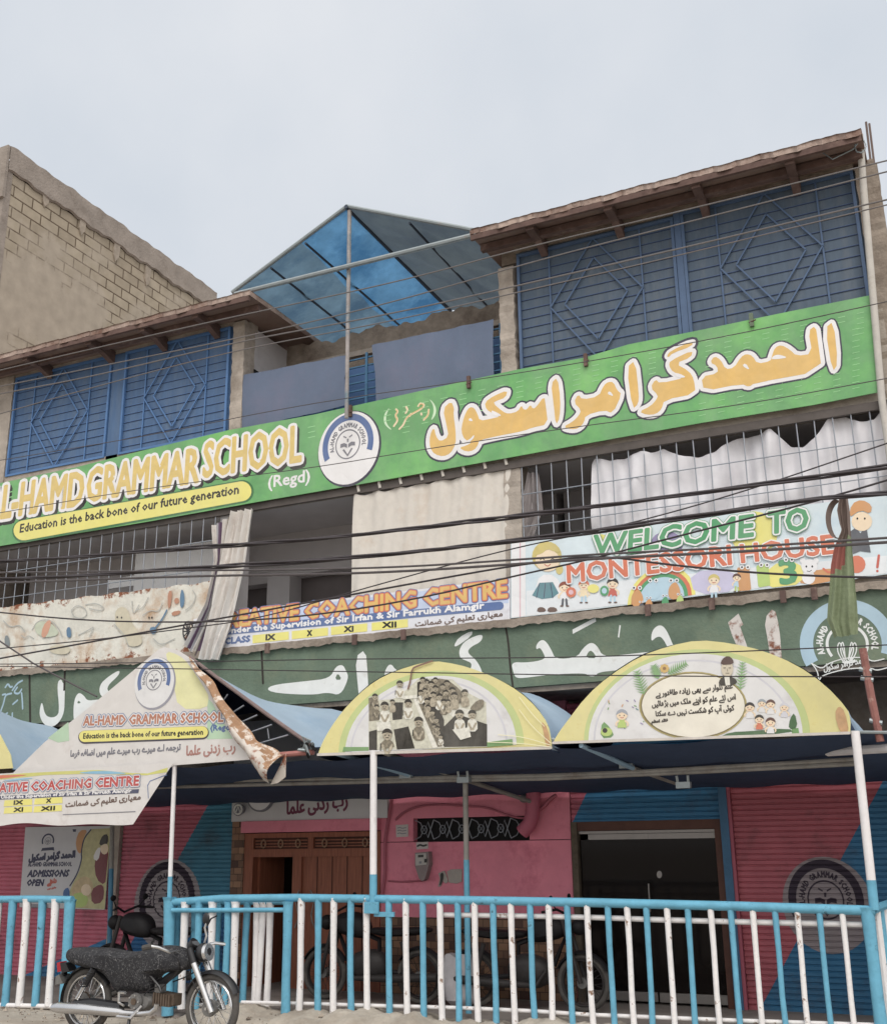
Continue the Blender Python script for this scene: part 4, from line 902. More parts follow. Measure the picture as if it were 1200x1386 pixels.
pol(m, pm([(640,200),(680,165),(720,190),(735,260),(790,330),(800,385),(720,400),(690,330),(650,290)]), YP2, 1, paleb, 2); pol(m, pm([(270,400),(330,380),(400,400),(380,440),(290,435)]), YP2, 1, paleb, 2); pol(m, pm([(190,260),(240,250),(300,270),(340,330),(250,345),(200,320)]), YP2, 1, paleg, 2)
for q, wd in [([(180,300),(210,250),(280,240),(330,290),(350,340)],1), ([(400,190),(430,160),(480,180),(490,220),(450,240),(410,225),(400,190)],1), ([(480,160),(540,150),(590,180),(560,195),(500,180)],1), ([(740,140),(745,220),(780,160)],1), ([(800,220),(840,190),(890,200),(910,150)],1), ([(860,350),(900,390),(980,350)],1), ([(640,270),(700,330),(720,390)],1), ([(20,250),(60,290),(110,270),(140,310)],1), ([(440,330),(500,300),(530,280),(500,340)],1), ([(1080,80),(1100,110),(1080,160),(1040,190)],1), ([(760,190),(800,180),(830,120)],1), ([(120,330),(140,350),(160,330),(190,350)],.8)]:
    stroke(m, pm(q), wd, YP2, 2, pale, 2)
for q, mm in [([(940,85),(968,80),(955,180),(940,178)],'coral'), ([(960,200),(1015,190),(1005,215),(965,225)],'coral'), ([(975,125),(1000,120),(1005,150),(980,158)],'coral'), ([(1020,65),(1035,110),(1030,170),(1010,180),(1008,110)],'sky2'), ([(835,290),(870,280),(880,315),(850,328)],'sky2'), ([(372,290),(395,282),(402,340),(375,345)],'sky2'), ([(240,280),(275,240),(290,260),(262,340),(230,345)],'coral2'), ([(25,335),(48,330),(60,390),(30,400)],'dg')]:
    pol(m, pm(q), YP2, 2, {'coral': mat('weathered_orange', (186, 132, 104), .8), 'coral2': mat('weathered_salmon', (206, 150, 122), .8), 'sky2': mat('weathered_blue', (96, 130, 160), .8), 'dg': mat('weathered_grey', (128, 136, 138), .8)}[mm], 1)
stroke(m, pm([(870,290),(910,240),(935,190)]), 2, YP2, 2, mat('weathered_blue', (96, 130, 160), .8), 1)
for ex in ((658, 230), (682, 232), (836, 232), (852, 232)): ell(m, *pm([ex])[0], 1.2, 1.6, YP2, 3, bink, 6)
ell(m, *pm([(1055, 310)])[0], 8, 14.5, YP2, 2, mat('wheel_black', (58, 56, 60), .8), 20); ell(m, *pm([(1055, 310)])[0], 6, 12, YP2, 3, peel, 20)
for a in range(0, 180, 30): c = pm([(1055, 310)])[0]; stroke(m, [(c[0]+6*math.cos(rad(a)), c[1]+12*math.sin(rad(a))), (c[0]-6*math.cos(rad(a)), c[1]-12*math.sin(rad(a)))], 1.4, YP2, 4, mat('wheel_black', (58, 56, 60), .8), 0)
part(m, 'print', PB)

# ---------------------------------------------------------------- curtains and cloths hung in the openings
def cloth(name, lab, cat, left, right, y, m, nf, amp, mf=None, nu=60, nv=16, ph=0, taper=0, group=None, top=None, bot=None, sharp=1):
    """hanging cloth between a left and a right edge (pixel polylines from top to bottom) with real folds"""
    def ev(P, v):
        k = v*(len(P)-1); i = min(int(k), len(P)-2); q = k-i
        return Vector((P[i][0]*(1-q)+P[i+1][0]*q, P[i][1]*(1-q)+P[i+1][1]*q))
    def f(u, v):
        a, b = ev(left, v), ev(right, v); p = a+(b-a)*u
        if top: p.y += top(u)*(1-v)
        if bot: p.y += bot(u)*v
        W = at(p.x, p.y, y); s = math.sin(2*math.pi*(nf*u+ph+.15*math.sin(5*v+u*7)))
        s = math.copysign(abs(s)**sharp, s)
        W.y = y-amp*(1-taper*(1-v))*(s*(.7+.3*math.sin(9*u+2))+.35*math.sin(2*math.pi*nf*2.3*u+4*v))
        return W
    k = MB(); k.grid(f, nu, nv, m, mf)
    c = at((left[0][0]+right[0][0])/2, (left[0][1]+right[0][1])/2, y)
    o = k.build(name, None, True, origin=c); tag(o, lab, cat, group); return o
beige = mat('beige_curtain_cloth', (210, 202, 192), .95, .06, 5, bump=.4, bscale=11, dirt=(198, 184, 170), dscale=2)
BC = cloth('curtain', 'beige pleated curtain on the right half of the middle bay', 'curtain', [(479,668),(477,735),(474,812)], [(692,630),(691,710),(690,792)], F1-.02, beige, 6.3, .018, nu=150, nv=14, top=lambda u: 5*abs(math.sin(2*math.pi*3.6*u)))
m = MB()
for i in range(8): p = at(484+i*28.5, 664-i*5.2, F1-.05); m.tube([(p.x, F1-.05, p.z+.07), (p.x+.02, F1-.05, p.z-.02)], .02, beige, 6)
m.build('curtain_loop', BC)
bunch = mat('dirty_white_curtain', (222, 216, 210), .95, .06, 6, bump=.4, bscale=12, dirt=(176, 164, 156), dscale=3, dlo=.5, dhi=.8)
cloth('curtain', 'dirty white curtain gathered into a long leaning bundle between the left and middle bays', 'curtain', [(315,693),(303,760),(285,830),(270,893)], [(343,689),(333,760),(316,830),(296,893)], F1-.22, bunch, 3.2, .06, nu=48, nv=20, sharp=.7)
st1, st2, st3 = mat('plum_cloth', (112, 88, 112), .95), mat('grey_cloth', (168, 166, 172), .95), mat('ochre_cloth', (150, 140, 120), .95)
cloth('curtain', 'dark striped curtain bunched beside the leaning white bundle', 'curtain', [(288,712),(292,760),(280,815),(250,872)], [(316,698),(305,760),(288,835),(268,890)], F1-.12, bunch, 4, .04, mf=lambda u, v: (bunch, st2, st1, st2, bunch, st3, st1)[int(u*6.99)], nu=42, nv=18)
satin = mat('grey_white_sheet', (216, 214, 220), .6, .06, 4, bump=.3, bscale=9, dirt=(204, 202, 208), dscale=2)
tp = zm(640, 520, 2.143)([(345,232),(352,216),(400,224),(440,218),(490,200),(520,204),(555,190),(600,210),(650,214),(700,196),(750,162),(780,150),(830,145),(865,134),(890,156),(920,178),(955,181),(990,160),(1030,105),(1080,94),(1120,112),(1165,106),(1185,75),(1215,60)])
tb = zm(640, 520, 2.143)([(360,425),(1215,335)])
def sheetf(u, v):
    px = tp[0][0]+(tp[-1][0]-tp[0][0])*u
    for i in range(len(tp)-1):
        if tp[i][0] <= px <= tp[i+1][0]+1e-6: q = (px-tp[i][0])/(tp[i+1][0]-tp[i][0]); ty = tp[i][1]*(1-q)+tp[i+1][1]*q; break
    by = tb[0][1]+(tb[1][1]-tb[0][1])*(px-tb[0][0])/(tb[1][0]-tb[0][0]); py = ty+(by-ty)*v
    W = at(px, py, F1+.06); fo = 0
    for cx, wd, a in ((868, 30, .10), (905, 18, .05), (1000, 34, -.10), (1046, 20, .12), (1075, 24, -.08), (1120, 16, .12), (1145, 14, -.08), (1180, 18, .10), (830, 14, .05), (960, 22, .07)):
        fo += .62*a*math.exp(-((px-cx-(v-.3)*(-20 if a > 0 else 14))/wd)**2)*(1-.5*v)
    W.y = F1+.06-fo-.03*math.sin(px*.11+3*v)-.012*math.sin(px*.31-4*v)-.03*math.sin(v*7+px*.05)*v; return W
m = MB(); m.grid(sheetf, 150, 24, satin)
tag(m.build('cloth_sheet', None, True, origin=at(1000, 600, F1)), 'greyish white sheet slung in swags behind the wire grid of the right bay', 'cloth')
cloth('curtain', 'narrow grey curtain tied back beside the concrete column in the right bay', 'curtain', [(715,640),(706,690),(697,735)], [(728,640),(735,690),(722,730)], F1+.05, mat('grey_curtain', (150, 142, 142), .95), 2.5, .04, nu=24, nv=12)
purple = mat('faded_purple_tarpaulin', (98, 112, 138), .8, .08, 2, bump=.3, bscale=5, dirt=(114, 114, 134), dscale=.8, dlo=.52, dhi=.8)
cloth('tarpaulin_sheet', 'faded purple tarpaulin tied over the left half of the terrace railing', 'tarpaulin', [(328,508),(326,545),(325,582)], [(471,480),(466,512),(470,548)], F1-.0, purple, 2.5, .012, nu=40, nv=8)
cloth('tarpaulin_sheet', 'faded purple tarpaulin tied over the right half of the terrace railing', 'tarpaulin', [(503,467),(508,505),(508,542)], [(668,432),(667,470),(668,510)], F1-.0, purple, 3.1, .012, nu=40, nv=8)
# terrace railing grille seen between the two sheets
m = MB(); x0, x1 = -8.64, -4.75
for i in range(7): m.box(x0, x1, F1+.05, F1+.07, 7.3+i*.115, 7.318+i*.115, tealpaint)
for i in range(9): xx = x0+(x1-x0)*i/8; m.box(xx-.016, xx+.016, F1+.03, F1+.05, 7.25, 8.06, tealpaint)
part(m, 'terrace_railing')
m = MB(); m.box(-8.6, -4.8, 12.4, 12.44, 7.2, 8.1, mat('blue_drum_sheet', (60, 100, 150), .6)); part(m, 'sheet_panel', label='blue sheet standing on the terrace')

# ---------------------------------------------------------------- blue tarpaulin tent over the terrace
tent1 = mat('bright_blue_tarpaulin', (84, 150, 198), .7, .25, 2.2, bump=.5, bscale=3, dirt=(70, 118, 160), dscale=1.6, dlo=.45, dhi=.65)
tent2 = mat('worn_blue_tarpaulin', (108, 146, 172), .7, .25, 2.2, bump=.5, bscale=3, dirt=(86, 116, 142), dscale=1.6, dlo=.45, dhi=.65)
tent3 = mat('grey_teal_tarpaulin', (108, 126, 138), .75, .12, 1.5, bump=.3, bscale=4, dirt=(86, 100, 116), dscale=1.2, dlo=.45, dhi=.75)
for mm, q in ((tent1, .55), (tent2, .45), (tent3, .25)):
    n = mm.node_tree.nodes; L = mm.node_tree.links; b = n['Principled BSDF']; out = [k for k in n if k.type == 'OUTPUT_MATERIAL'][0]
    tr = n.new('ShaderNodeBsdfTranslucent'); ms = n.new('ShaderNodeMixShader'); ms.inputs[0].default_value = q
    L.new(b.inputs['Base Color'].links[0].from_socket, tr.inputs[0]); L.new(b.outputs[0], ms.inputs[1]); L.new(tr.outputs[0], ms.inputs[2]); L.new(ms.outputs[0], out.inputs[0])
AP = at(473, 284, 11.6)
T = thing('tarpaulin_tent', 'blue tarpaulin gable tent on pipes over the roof terrace between the two upper rooms', 'tent', (AP.x, 11.6, 7.3))
pl_, pr_ = at(318, 396, 11.6), at(645, 312, 11.6)
def slope(ex, ez, u, v, sag):
    y = 11.55+(14.9-11.55)*v; k = u
    return (AP.x+(ex-AP.x)*k, y, AP.z+(ez-AP.z)*k-sag*math.sin(math.pi*k)*math.sin(math.pi*min(1, max(0, v)))-(.03*math.sin(v*17+k*5)+.02*math.sin(v*31-k*11))*math.sin(math.pi*k)*min(1, v*7))
m = MB(); m.grid(lambda u, v: slope(pl_.x, pl_.z, u, v, .07), 20, 26, tent1, mf=lambda u, v: tent1 if u < .4 else tent2); part(m, 'tarpaulin', T, label='left slope of bright blue tarpaulin', smooth=True)
m = MB(); m.grid(lambda u, v: slope(pr_.x, pr_.z, u, v, .07), 18, 26, tent3); part(m, 'tarpaulin', T, label='right slope of grey blue tarpaulin', smooth=True)
dk = mat('dark_steel_pipe', (66, 76, 92), .5, .1, 5, metal=.3)
m = MB(); m.tube([(AP.x, 11.5, AP.z-.0), (AP.x, 14.9, AP.z-.02)], .03, dk)
for k in (.36, .66): m.tube([Vector(slope(pl_.x, pl_.z, k, 0, 0))-Vector((0,0,.07)), Vector(slope(pl_.x, pl_.z, k, 1, 0))-Vector((0,0,.05))], .017, dk)
m.tube([Vector(slope(pr_.x, pr_.z, .5, 0, 0))-Vector((0,0,.07)), Vector(slope(pr_.x, pr_.z, .5, 1, 0))-Vector((0,0,.05))], .017, dk); part(m, 'purlin', T)
m = MB(); m.tube([pl_+Vector((-.0,-.07,-.03)), (AP.x, 11.53, AP.z+.02), pr_+Vector((0,-.07,-.03))], .03, galv); part(m, 'rafter', T)
tie0, tie1 = at(318, 398, 11.5), at(645, 317, 11.5)
m = MB(); m.tube([tie0, tie1], .034, galv); part(m, 'tie_pipe', T)
m = MB(); c0, c1 = at(473, 285, 11.56), at(476, 545, 11.56); m.tube([c0, (c0.x, 11.56, c1.z-.2)], [.03, .026], mat('rusty_pipe', (158, 150, 148), .6, .3, 5, dirt=(110, 128, 140), dscale=2, dlo=.5, dhi=.6)); part(m, 'pole', T)
# ---------------------------------------------------------------- street awnings
ycloth = mat('print_awning_yellow', (224, 214, 132), .6, .07, 4, bump=.25, bscale=12, dirt=(196, 176, 96), dscale=4, dlo=.55, dhi=.8)
lime = mat('print_awning_lime', (190, 206, 124), .6, .06, 4, bump=.2, bscale=12); wcloth = mat('print_awning_white', (222, 222, 224), .6, .05, 4, bump=.25, bscale=10, dirt=(200, 198, 200), dscale=3)
wring = mat('print_awning_ring', (206, 206, 216), .6, .05); sepia = {n: mat('print_sepia_'+n, c, .6, .5 if n in ('mid', 'dark', 'skin') else .2, 26) for n, c in dict(pale=(206, 204, 184), mid=(128, 118, 98), dark=(50, 45, 38), skin=(176, 164, 140), light=(224, 222, 210)).items()}
pgreen = mat('print_grass', (110, 160, 90), .6); pdgreen = mat('print_dark_grass', (72, 112, 70), .6)
polewhite = mat('pole_white', (228, 224, 226), .5, .08, 7, dirt=(170, 160, 156), dscale=5, dlo=.6, dhi=.85)
polegrey = mat('pole_grey', (150, 146, 140), .6, .15, 7, dirt=(120, 108, 100), dscale=5, dlo=.5, dhi=.8)
def two_tone_pole(name, parent, px0, py0, px1, py1, pys, y, r, up=polewhite, low=bluebar):
    a, b = at(px0, py0, y), at(px1, py1, y); k = (pys-py0)/(py1-py0); c = a+(b-a)*k
    m = MB(); m.tube([a, c], r, up, 10); m.tube([c+(b-a)*.0005, b], r*1.06, low, 10); m.build(name, parent, True)
YA = RP-.02
def awning(name, lab, front, back, panel, base, lining=None):
    A = thing(name, lab, 'awning', base, 'fabric awnings along the shop front')
    n = len(front)
    def f(u, v):
        k = u*(n-1); i = min(int(k), n-2); q = k-i
        a = Vector(front[i]).lerp(Vector(front[i+1]), q); b = Vector(back[i]).lerp(Vector(back[i+1]), q); p = a.lerp(b, v)
        p.z -= .05*math.sin(math.pi*v)*(1 if .02 < u < .98 else 0)+.012*math.sin(v*9+u*14); return p
    m = MB(); m.grid(f, max(16, n*2), 12, tarp); m.grid(lambda u, v: Vector(f(1-u, v))-Vector((0,0,.012)), max(16, n*2), 12, navy); m.build('tarpaulin', A, True)
    return A
# the two barrel awnings with printed half-round fronts (and a third whose edge shows at the left)
zq, zr = zm(420, 890, 3.529), zm(740, 840, 2.609)
o1 = zq([(35,468),(45,435),(70,380),(120,300),(180,225),(270,140),(350,88),(470,42),(585,15),(700,32),(800,62),(900,105),(1000,165),(1080,240),(1135,320),(1150,400),(1152,435)])
o2 = zr([(20,435),(35,405),(60,370),(140,265),(220,195),(330,125),(430,90),(535,68),(650,80),(760,105),(880,155),(980,225),(1060,310),(1072,350),(1070,400)])
o3 = [(-330,1060),(-300,1010),(-240,950),(-160,905),(-100,905),(-40,945),(0,995),(14,1022),(17,1040)]
def barrel(lab, out, drop=.16):
    fr = [at(q[0], q[1], RP) for q in out]; bk = []
    for p in fr: bk.append(Vector((p.x, F1-.10, min(ZG0-.075, p.z-drop*.4))))
    return awning('arched_awning', lab, fr, bk, None, (sum(p.x for p in fr)/len(fr), RP, 0))
A1 = barrel('arched fabric awning printed with a sepia classroom photograph', o1)
A2 = barrel('arched fabric awning printed with an oval Urdu verse and children, at the right end', o2)
A3 = barrel('arched yellow fabric awning cut by the left edge of the picture', o3)
def front_panel(A, out, cen, lim, wht, inn=None):
    m = MB(); m.prism(pp(chaikin(out, 1, False), YA), (0, .012, 0), ycloth)
    o = m.build('arch_panel', A); m = MB()
    def half(c, l, r, h, yb, lay, mm):
        P = [(c[0]+(r if math.cos(rad(a)) > 0 else l)*math.cos(rad(a)), c[1]-h*math.sin(rad(a))) for a in range(0, 181, 6)]
        P = [(p[0], p[1]+yb*(p[0]-c[0])) for p in P]; pol(m, P, YA, lay, mm)
    half(*lim, 1, lime); half(*wht, 2, wcloth); stroke(m, [(out[0][0]+1, out[0][1]-1), (out[-1][0]-1, out[-1][1]-1)], 3.2, YA, 7, mat('print_hem', (206, 198, 190), .7, .12, 9), 0)
    if inn: half(*inn, 3, wring); half((inn[0]), inn[1]-2.5, inn[2]-2.5, inn[3]-2.5, inn[4], 4, wcloth)
    return o, m
o, m = front_panel(A1, o1, None, ((589, 1014), 131, 120, 106, -.055), ((589, 1014), 122, 110, 99, -.055), ((587, 1013), 113, 100, 92, -.055))
def ph(pts): return zq(pts)
pol(m, ph([(160,428),(280,428),(280,446),(155,450)]), YA, 5, pgreen); pol(m, ph([(845,405),(965,390),(968,418),(845,428)]), YA, 5, pgreen)
pol(m, ph([(280,190),(320,175),(330,205),(390,200),(420,190),(520,100),(680,105),(745,165),(840,215),(845,428),(280,443)]), YA, 5, sepia['pale'])
pol(m, ph([(280,195),(322,185),(330,300),(282,305)]), YA, 6, sepia['mid']); pol(m, ph([(390,215),(445,215),(440,295),(395,300)]), YA, 6, sepia['dark']); pol(m, ph([(282,355),(320,345),(320,443),(282,443)]), YA, 6, sepia['dark']); pol(m, ph([(400,345),(470,330),(500,435),(415,440)]), YA, 6, sepia['dark'])
pol(m, ph([(490,190),(515,195),(640,430),(585,432)]), YA, 6, sepia['light']); pol(m, ph([(512,205),(528,205),(632,425),(610,428)]), YA, 7, sepia['mid']); pol(m, ph([(640,330),(700,270),(845,320),(845,425),(640,428)]), YA, 6, sepia['dark'])
pol(m, ph([(512,200),(512,120),(560,100),(640,300),(640,425),(625,420)]), YA, 6, sepia['dark']); pol(m, ph([(560,105),(640,100),(690,130),(740,180),(700,240),(620,230)]), YA, 6, sepia['mid'], 1); pol(m, ph([(640,250),(690,235),(760,250),(780,300),(700,300)]), YA, 6, sepia['light'])
random.seed(11)
def pupil(x, y, s):
    x, y = ph([(x, y)])[0]; s *= 1.75; cb = lambda P: [(a_, min(b_, 1014-.055*(a_-505))) for a_, b_ in P]
    pol(m, cb([(x-.75*s, y+2.3*s), (x-.7*s, y+.9*s), (x-.25*s, y+.5*s), (x+.25*s, y+.5*s), (x+.7*s, y+.9*s), (x+.75*s, y+2.3*s)]), YA, 8, random.choice([sepia['skin'], sepia['light'], sepia['mid']]), 1)
    stroke(m, [(x-.5*s, y+1.2*s), (x-.1*s, y+2*s)], .28*s, YA, 9, sepia['skin'], 0); stroke(m, [(x+.5*s, y+1.2*s), (x+.1*s, y+2*s)], .28*s, YA, 9, sepia['skin'], 0)
    stroke(m, [(x-.72*s, y+1*s), (x-.75*s, y+1.7*s)], .12*s, YA, 9, sepia['dark'], 0)
    ell(m, x, y, .52*s, .62*s, YA, 10, sepia['skin'], 12); pol(m, [(x+.58*s*math.cos(rad(a)), y-.1*s-.6*s*math.sin(rad(a))) for a in range(0, 181, 20)]+[(x, y-.28*s)], YA, 11, sepia['dark'])
    for k in (-1, 1): ell(m, x+k*.2*s, y+.06*s, .08*s, .07*s, YA, 11, sepia['dark'], 6)
    stroke(m, [(x-.15*s, y+.33*s), (x+.15*s, y+.33*s)], .08*s, YA, 11, sepia['dark'], 0)
for x, y, s in ((430,130,4.6),(312,190,4),(358,235,5.6),(470,222,5.2),(370,370,7),(520,310,6.2),(540,110,4),(580,130,4.2),(600,150,4),(620,190,4.4),(655,125,4),(680,160,4.4),(690,185,4.6),(740,172,4.6),(715,275,6),(775,275,5.6),(590,180,4),(560,210,3.8),(585,265,3.6),(605,300,3.6),(640,215,4.2),(550,160,3.4),(610,340,3.2),(625,380,3),(530,170,3.6),(560,120,3.6),(600,110,3.4),(635,140,3.6),(650,170,3.6),(565,240,3.4),(595,330,3),(660,215,3.6),(320,240,3.6),(395,215,3.4)): pupil(x, y, s)
pol(m, ph([(770,235),(800,205),(832,200),(830,235),(800,255),(765,250)]), YA, 11, sepia['mid'], 1); pol(m, ph([(680,345),(760,335),(770,380),(720,395)]), YA, 11, sepia['light']); pol(m, ph([(320,310),(385,310),(390,350),(322,352)]), YA, 9, sepia['light']); pol(m, ph([(440,185),(510,180),(515,195),(445,200)]), YA, 9, sepia['light'])
stroke(m, ph([(585,18),(520,40),(488,55),(482,110),(470,150)]), 2.2, YA, 12, mat('dry_twig', (140, 110, 96), .9), 1)
for q in ([(1150,410),(1060,330),(1000,250)], [(1150,420),(1020,380),(900,370)], [(1148,428),(1000,410),(850,405)], [(1120,330),(1060,270),(1000,190)]): stroke(m, ph(q), .9, YA, 12, mat('crease_light', (238, 232, 190), .6), 2)
pol(m, ph([(1100,300),(1135,340),(1148,430),(1125,425),(1115,360)]), YA, 3, mat('print_awning_stain', (206, 158, 104), .7, .2, 12), 1)
m.build('printed_picture', o)
o, m = front_panel(A2, o2, None, ((940, 999), 150, 156, 120, -.028), ((938, 999), 142, 148, 114, -.028), ((936, 998), 133, 138, 105, -.028))
pol(m, zr([(1030,300),(1052,320),(1068,400),(1035,400),(1015,330)]), YA, 3, mat('print_awning_stain', (206, 158, 104), .7, .2, 12), 1)
zs5 = zm(850, 860, 4.615); gilt = mat('print_gilt', (176, 160, 88), .5, .15, 20)
cx, cy = zs5([(405, 440)])[0]
ell(m, cx, cy, 73, 46, YA, 6, gilt, 40); ell(m, cx+.5, cy-.3, 69.5, 43, YA, 7, mat('print_verse_cream', (232, 226, 210), .6), 40); ell(m, cx, cy, 71, 44.5, YA, 6.5, mat('print_gilt_dark', (130, 116, 66), .5), 40)
def frond(x0, y0, x1, y1, L):
    d = Vector((x1-x0, y1-y0)); q = Vector((d.y, -d.x)).normalized(); g1 = mat('print_fern', (128, 178, 112), .6, .12, 9)
    stroke(m, [(x0, y0), (x1, y1)], 1.1, YA, 8, g1, 0)
    for i in range(9):
        t = (i+.5)/9; p = Vector((x0, y0))+d*t; l = L*(1-.75*abs(t-.35)); a = d.normalized()
        for s in (-1, 1): e = p+q*s*l+a*l*.55; w2 = a*1.3; pol(m, [(p-w2)[:], e[:], (p+w2)[:]], YA, 8, g1)
for q, L in (([(100,370),(55,225)], 11), ([(190,270),(160,190)], 9), ([(250,240),(365,175)], 9), ([(700,340),(715,170)], 10)): (x0, y0), (x1, y1) = zs5(q); frond(x0, y0, x1, y1, L)
fx, fy = zs5([(228, 208)])[0]
for a in range(0, 360, 45): ell(m, fx+4*math.cos(rad(a)), fy+4*math.sin(rad(a)), 2.4, 2.2, YA, 9, mat('print_marigold', (216, 176, 84), .6), 8)
ell(m, fx, fy, 2.4, 2.2, YA, 10, mat('print_marigold_heart', (150, 110, 60), .6), 8)
for a, b, s, h in (((888, 947), (992, 936), 'علم تلوار سے بھی زیادہ طاقتور ہے', 11), ((883, 961), (996, 951), 'اس لئے علم کو اپنے ملک میں بڑھائیں', 11.5), ((888, 973), (994, 965), 'کوئی آپ کو شکست نہیں دے سکتا', 11.5), ((882, 981), (904, 979), 'قائد اعظم', 6)):
    txt(m, ar(s), a, b, h, YA, 9, mat('print_verse_ink', (62, 54, 50), .6), bold=.42, box=True, res=1)
# printed old gentleman in a dark cap
gx, gy = zs5([(615, 215)])[0]
pol(m, [(gx-11, gy+20), (gx-9, gy+13), (gx-3, gy+9), (gx+4, gy+9), (gx+12, gy+12), (gx+15, gy+18), (gx+6, gy+22), (gx-4, gy+22)], YA, 10, sepia['dark'], 1); pol(m, [(gx-3, gy+9), (gx+4, gy+9), (gx+5, gy+21), (gx-1, gy+22)], YA, 11, sepia['light'])
ell(m, gx+1, gy-1, 8.2, 11, YA, 11, mat('print_face', (208, 196, 172), .6), 16); pol(m, [(gx-8.5, gy-6), (gx-6, gy-14), (gx+2, gy-19), (gx+9, gy-14), (gx+10, gy-7)], YA, 12, mat('print_cap', (88, 62, 58), .6), 1)
for k in (-1, 1): stroke(m, [(gx+1+k*3.5-1.4, gy-2), (gx+1+k*3.5+1.4, gy-2)], .9, YA, 12, sepia['dark'], 0)
stroke(m, [(gx+1, gy-1), (gx+1.6, gy+2.5)], .6, YA, 12, sepia['mid'], 0); stroke(m, [(gx-1, gy+5), (gx+3.6, gy+5)], .8, YA, 12, sepia['mid'], 0)
for x, y, s, hh, sh in ((760,450,13,hairk,wcloth),(835,425,11,mat('print_cap_grey', (150,160,170), .6),wcloth),(890,430,12,hairb,wcloth),(820,525,12,hairg if 0 else sepia['dark'],pr['coral']),(890,545,13,hairb,wcloth),(975,450,12,wring,wring)): q = zs5([(x, y)])[0]; kid(m, q[0], q[1], s, YA, 10 if y > 500 else 6, hh, sh)
pol(m, zs5([(70,665),(420,640),(720,600),(1062,580),(1068,618),(560,645)]), YA, 4, pgreen, 0); pol(m, zs5([(560,640),(640,605),(760,600),(1000,580),(1040,610)]), YA, 5, pdgreen, 1); pol(m, zs5([(1010,520),(1040,480),(1060,580),(1000,590)]), YA, 5, pdgreen, 1)
kid(m, 842, 968, 15, YA, 8, mat('print_helmet', (158, 164, 176), .6), pr['lime']); ell(m, 821, 991, 8, 6, YA, 8, pr['lime'], 12); ell(m, 819, 989, 3.5, 3.5, YA, 9, hairk, 8); pol(m, [(812,1000),(815,975),(826,985),(832,998)], YA, 5, pgreen, 1)
for i in range(16): x, y = 822+random.random()*50, 945+random.random()*42; stroke(m, [(x, y), (x+random.uniform(-3, 3), y+random.uniform(-3, 3))], 1.3, YA, 6, random.choice([pr['violet'], pr['teal'], pr['tan'], pgreen]), 0)
m.build('printed_picture', o)
m = MB(); m.prism(pp(o3, YA), (0, .012, 0), ycloth); o = m.build('arch_panel', A3); m = MB(); pol(m, [(-290,1052),(-250,985),(-130,945),(-50,975),(-8,1010),(2,1040)], YA, 1, lime, 1); m.build('printed_picture', o)
# the gabled awning: faded tarpaulin behind a printed gable cloth whose right edge has come loose
gf = [at(*q, RP) for q in ((18,1046),(80,1000),(150,944),(222,880),(258,889),(300,922),(360,965),(424,1010))]
gb = [Vector((x, F1-.1, z)) for x, z in ((-10.6,2.7),(-10.1,3.15),(-9.3,3.32),(-8.5,3.33),(-8.06,3.33),(-7.4,3.33),(-6.9,3.31),(-6.25,2.8))]
A4 = awning('gabled_awning', 'gabled blue awning with printed school cloth and a torn curling right edge', gf, gb, None, (-8.4, RP, 0))
YG = RP-.05
gw = mat('gable_cloth_white', (216, 212, 210), .6, .05, 3, bump=.3, bscale=7, dirt=(196, 188, 184), dscale=2.5)
m = MB(); m.prism(pp([(16,1048),(60,1005),(120,958),(180,908),(215,879),(222,876),(240,880),(262,894),(290,945),(320,997),(342,1028),(236,1036),(228,1040),(120,1046)], YG), (0, .012, 0), gw); gc = m.build('gable_cloth', A4)
m = MB(); zg = zm(0, 860, 2.857)
pol(m, zg([(640,60),(690,75),(730,110),(800,220),(808,240),(800,285),(690,285),(670,180),(650,110)]), YG, 1, mat('print_pale_yellow', (226, 224, 160), .6), 1); pol(m, zg([(800,240),(820,260),(900,400),(800,402),(803,290)]), YG, 1, mat('print_soft_green', (172, 206, 172), .6)); pol(m, zg([(185,398),(265,335),(268,408),(225,415)]), YG, 1, mat('print_soft_green', (172, 206, 172), .6))
emblem(m, 209, 924, 26.5, 34, YG, 2, wcloth, bblue, bgrey, rim=mat('print_ring_grey', (150, 150, 164), .6))
txt(m, 'AL-HAMD GRAMMAR SCHOOL', (113, 982), (302, 977), 12, YG, 2, mat('print_copper', (190, 116, 84), .6), bold=.5, rims=[(bblue, 1.9), (wcloth, 1.2)], res=1)
capsule(m, (115, 998), (274, 992), 18, YG, 2, bdark); capsule(m, (115, 997), (274, 991), 15.5, YG, 3, byel)
txt(m, 'Education is the back bone of our future generation', (113, 1000), (275, 994.5), 6.8, YG, 4, bink, bold=.3, res=1)
txt(m, '(Regd)', (285, 989), (314, 988), 7.5, YG, 2, bblue, bold=.5, res=1)
txt(m, ar('رب زدنی علما'), (252, 1027), (318, 1021), 17, YG, 2, mat('print_rose_letters', (178, 120, 110), .6), bold=.5, box=True, res=1); txt(m, ar('ترجمہ اے میرے رب میرے علم میں اضافہ فرما'), (95, 1029), (244, 1020), 13, YG, 2, bgrey, bold=.4, box=True, res=1)
m.build('lettering', gc)
tanb = mat('torn_board_tan', (168, 126, 90), .8, .25, 14, dirt=(216, 206, 196), dscale=9, dlo=.5, dhi=.58)
tanl = mat('torn_board_pale', (206, 196, 186), .85, .12, 10, dirt=(150, 96, 74), dscale=8, dlo=.52, dhi=.62)
le = [(256,888),(278,925),(304,968),(324,1005),(346,1040),(366,1062)]; ri = [(260,890),(292,928),(322,970),(348,1000),(378,1019),(387,1022)]
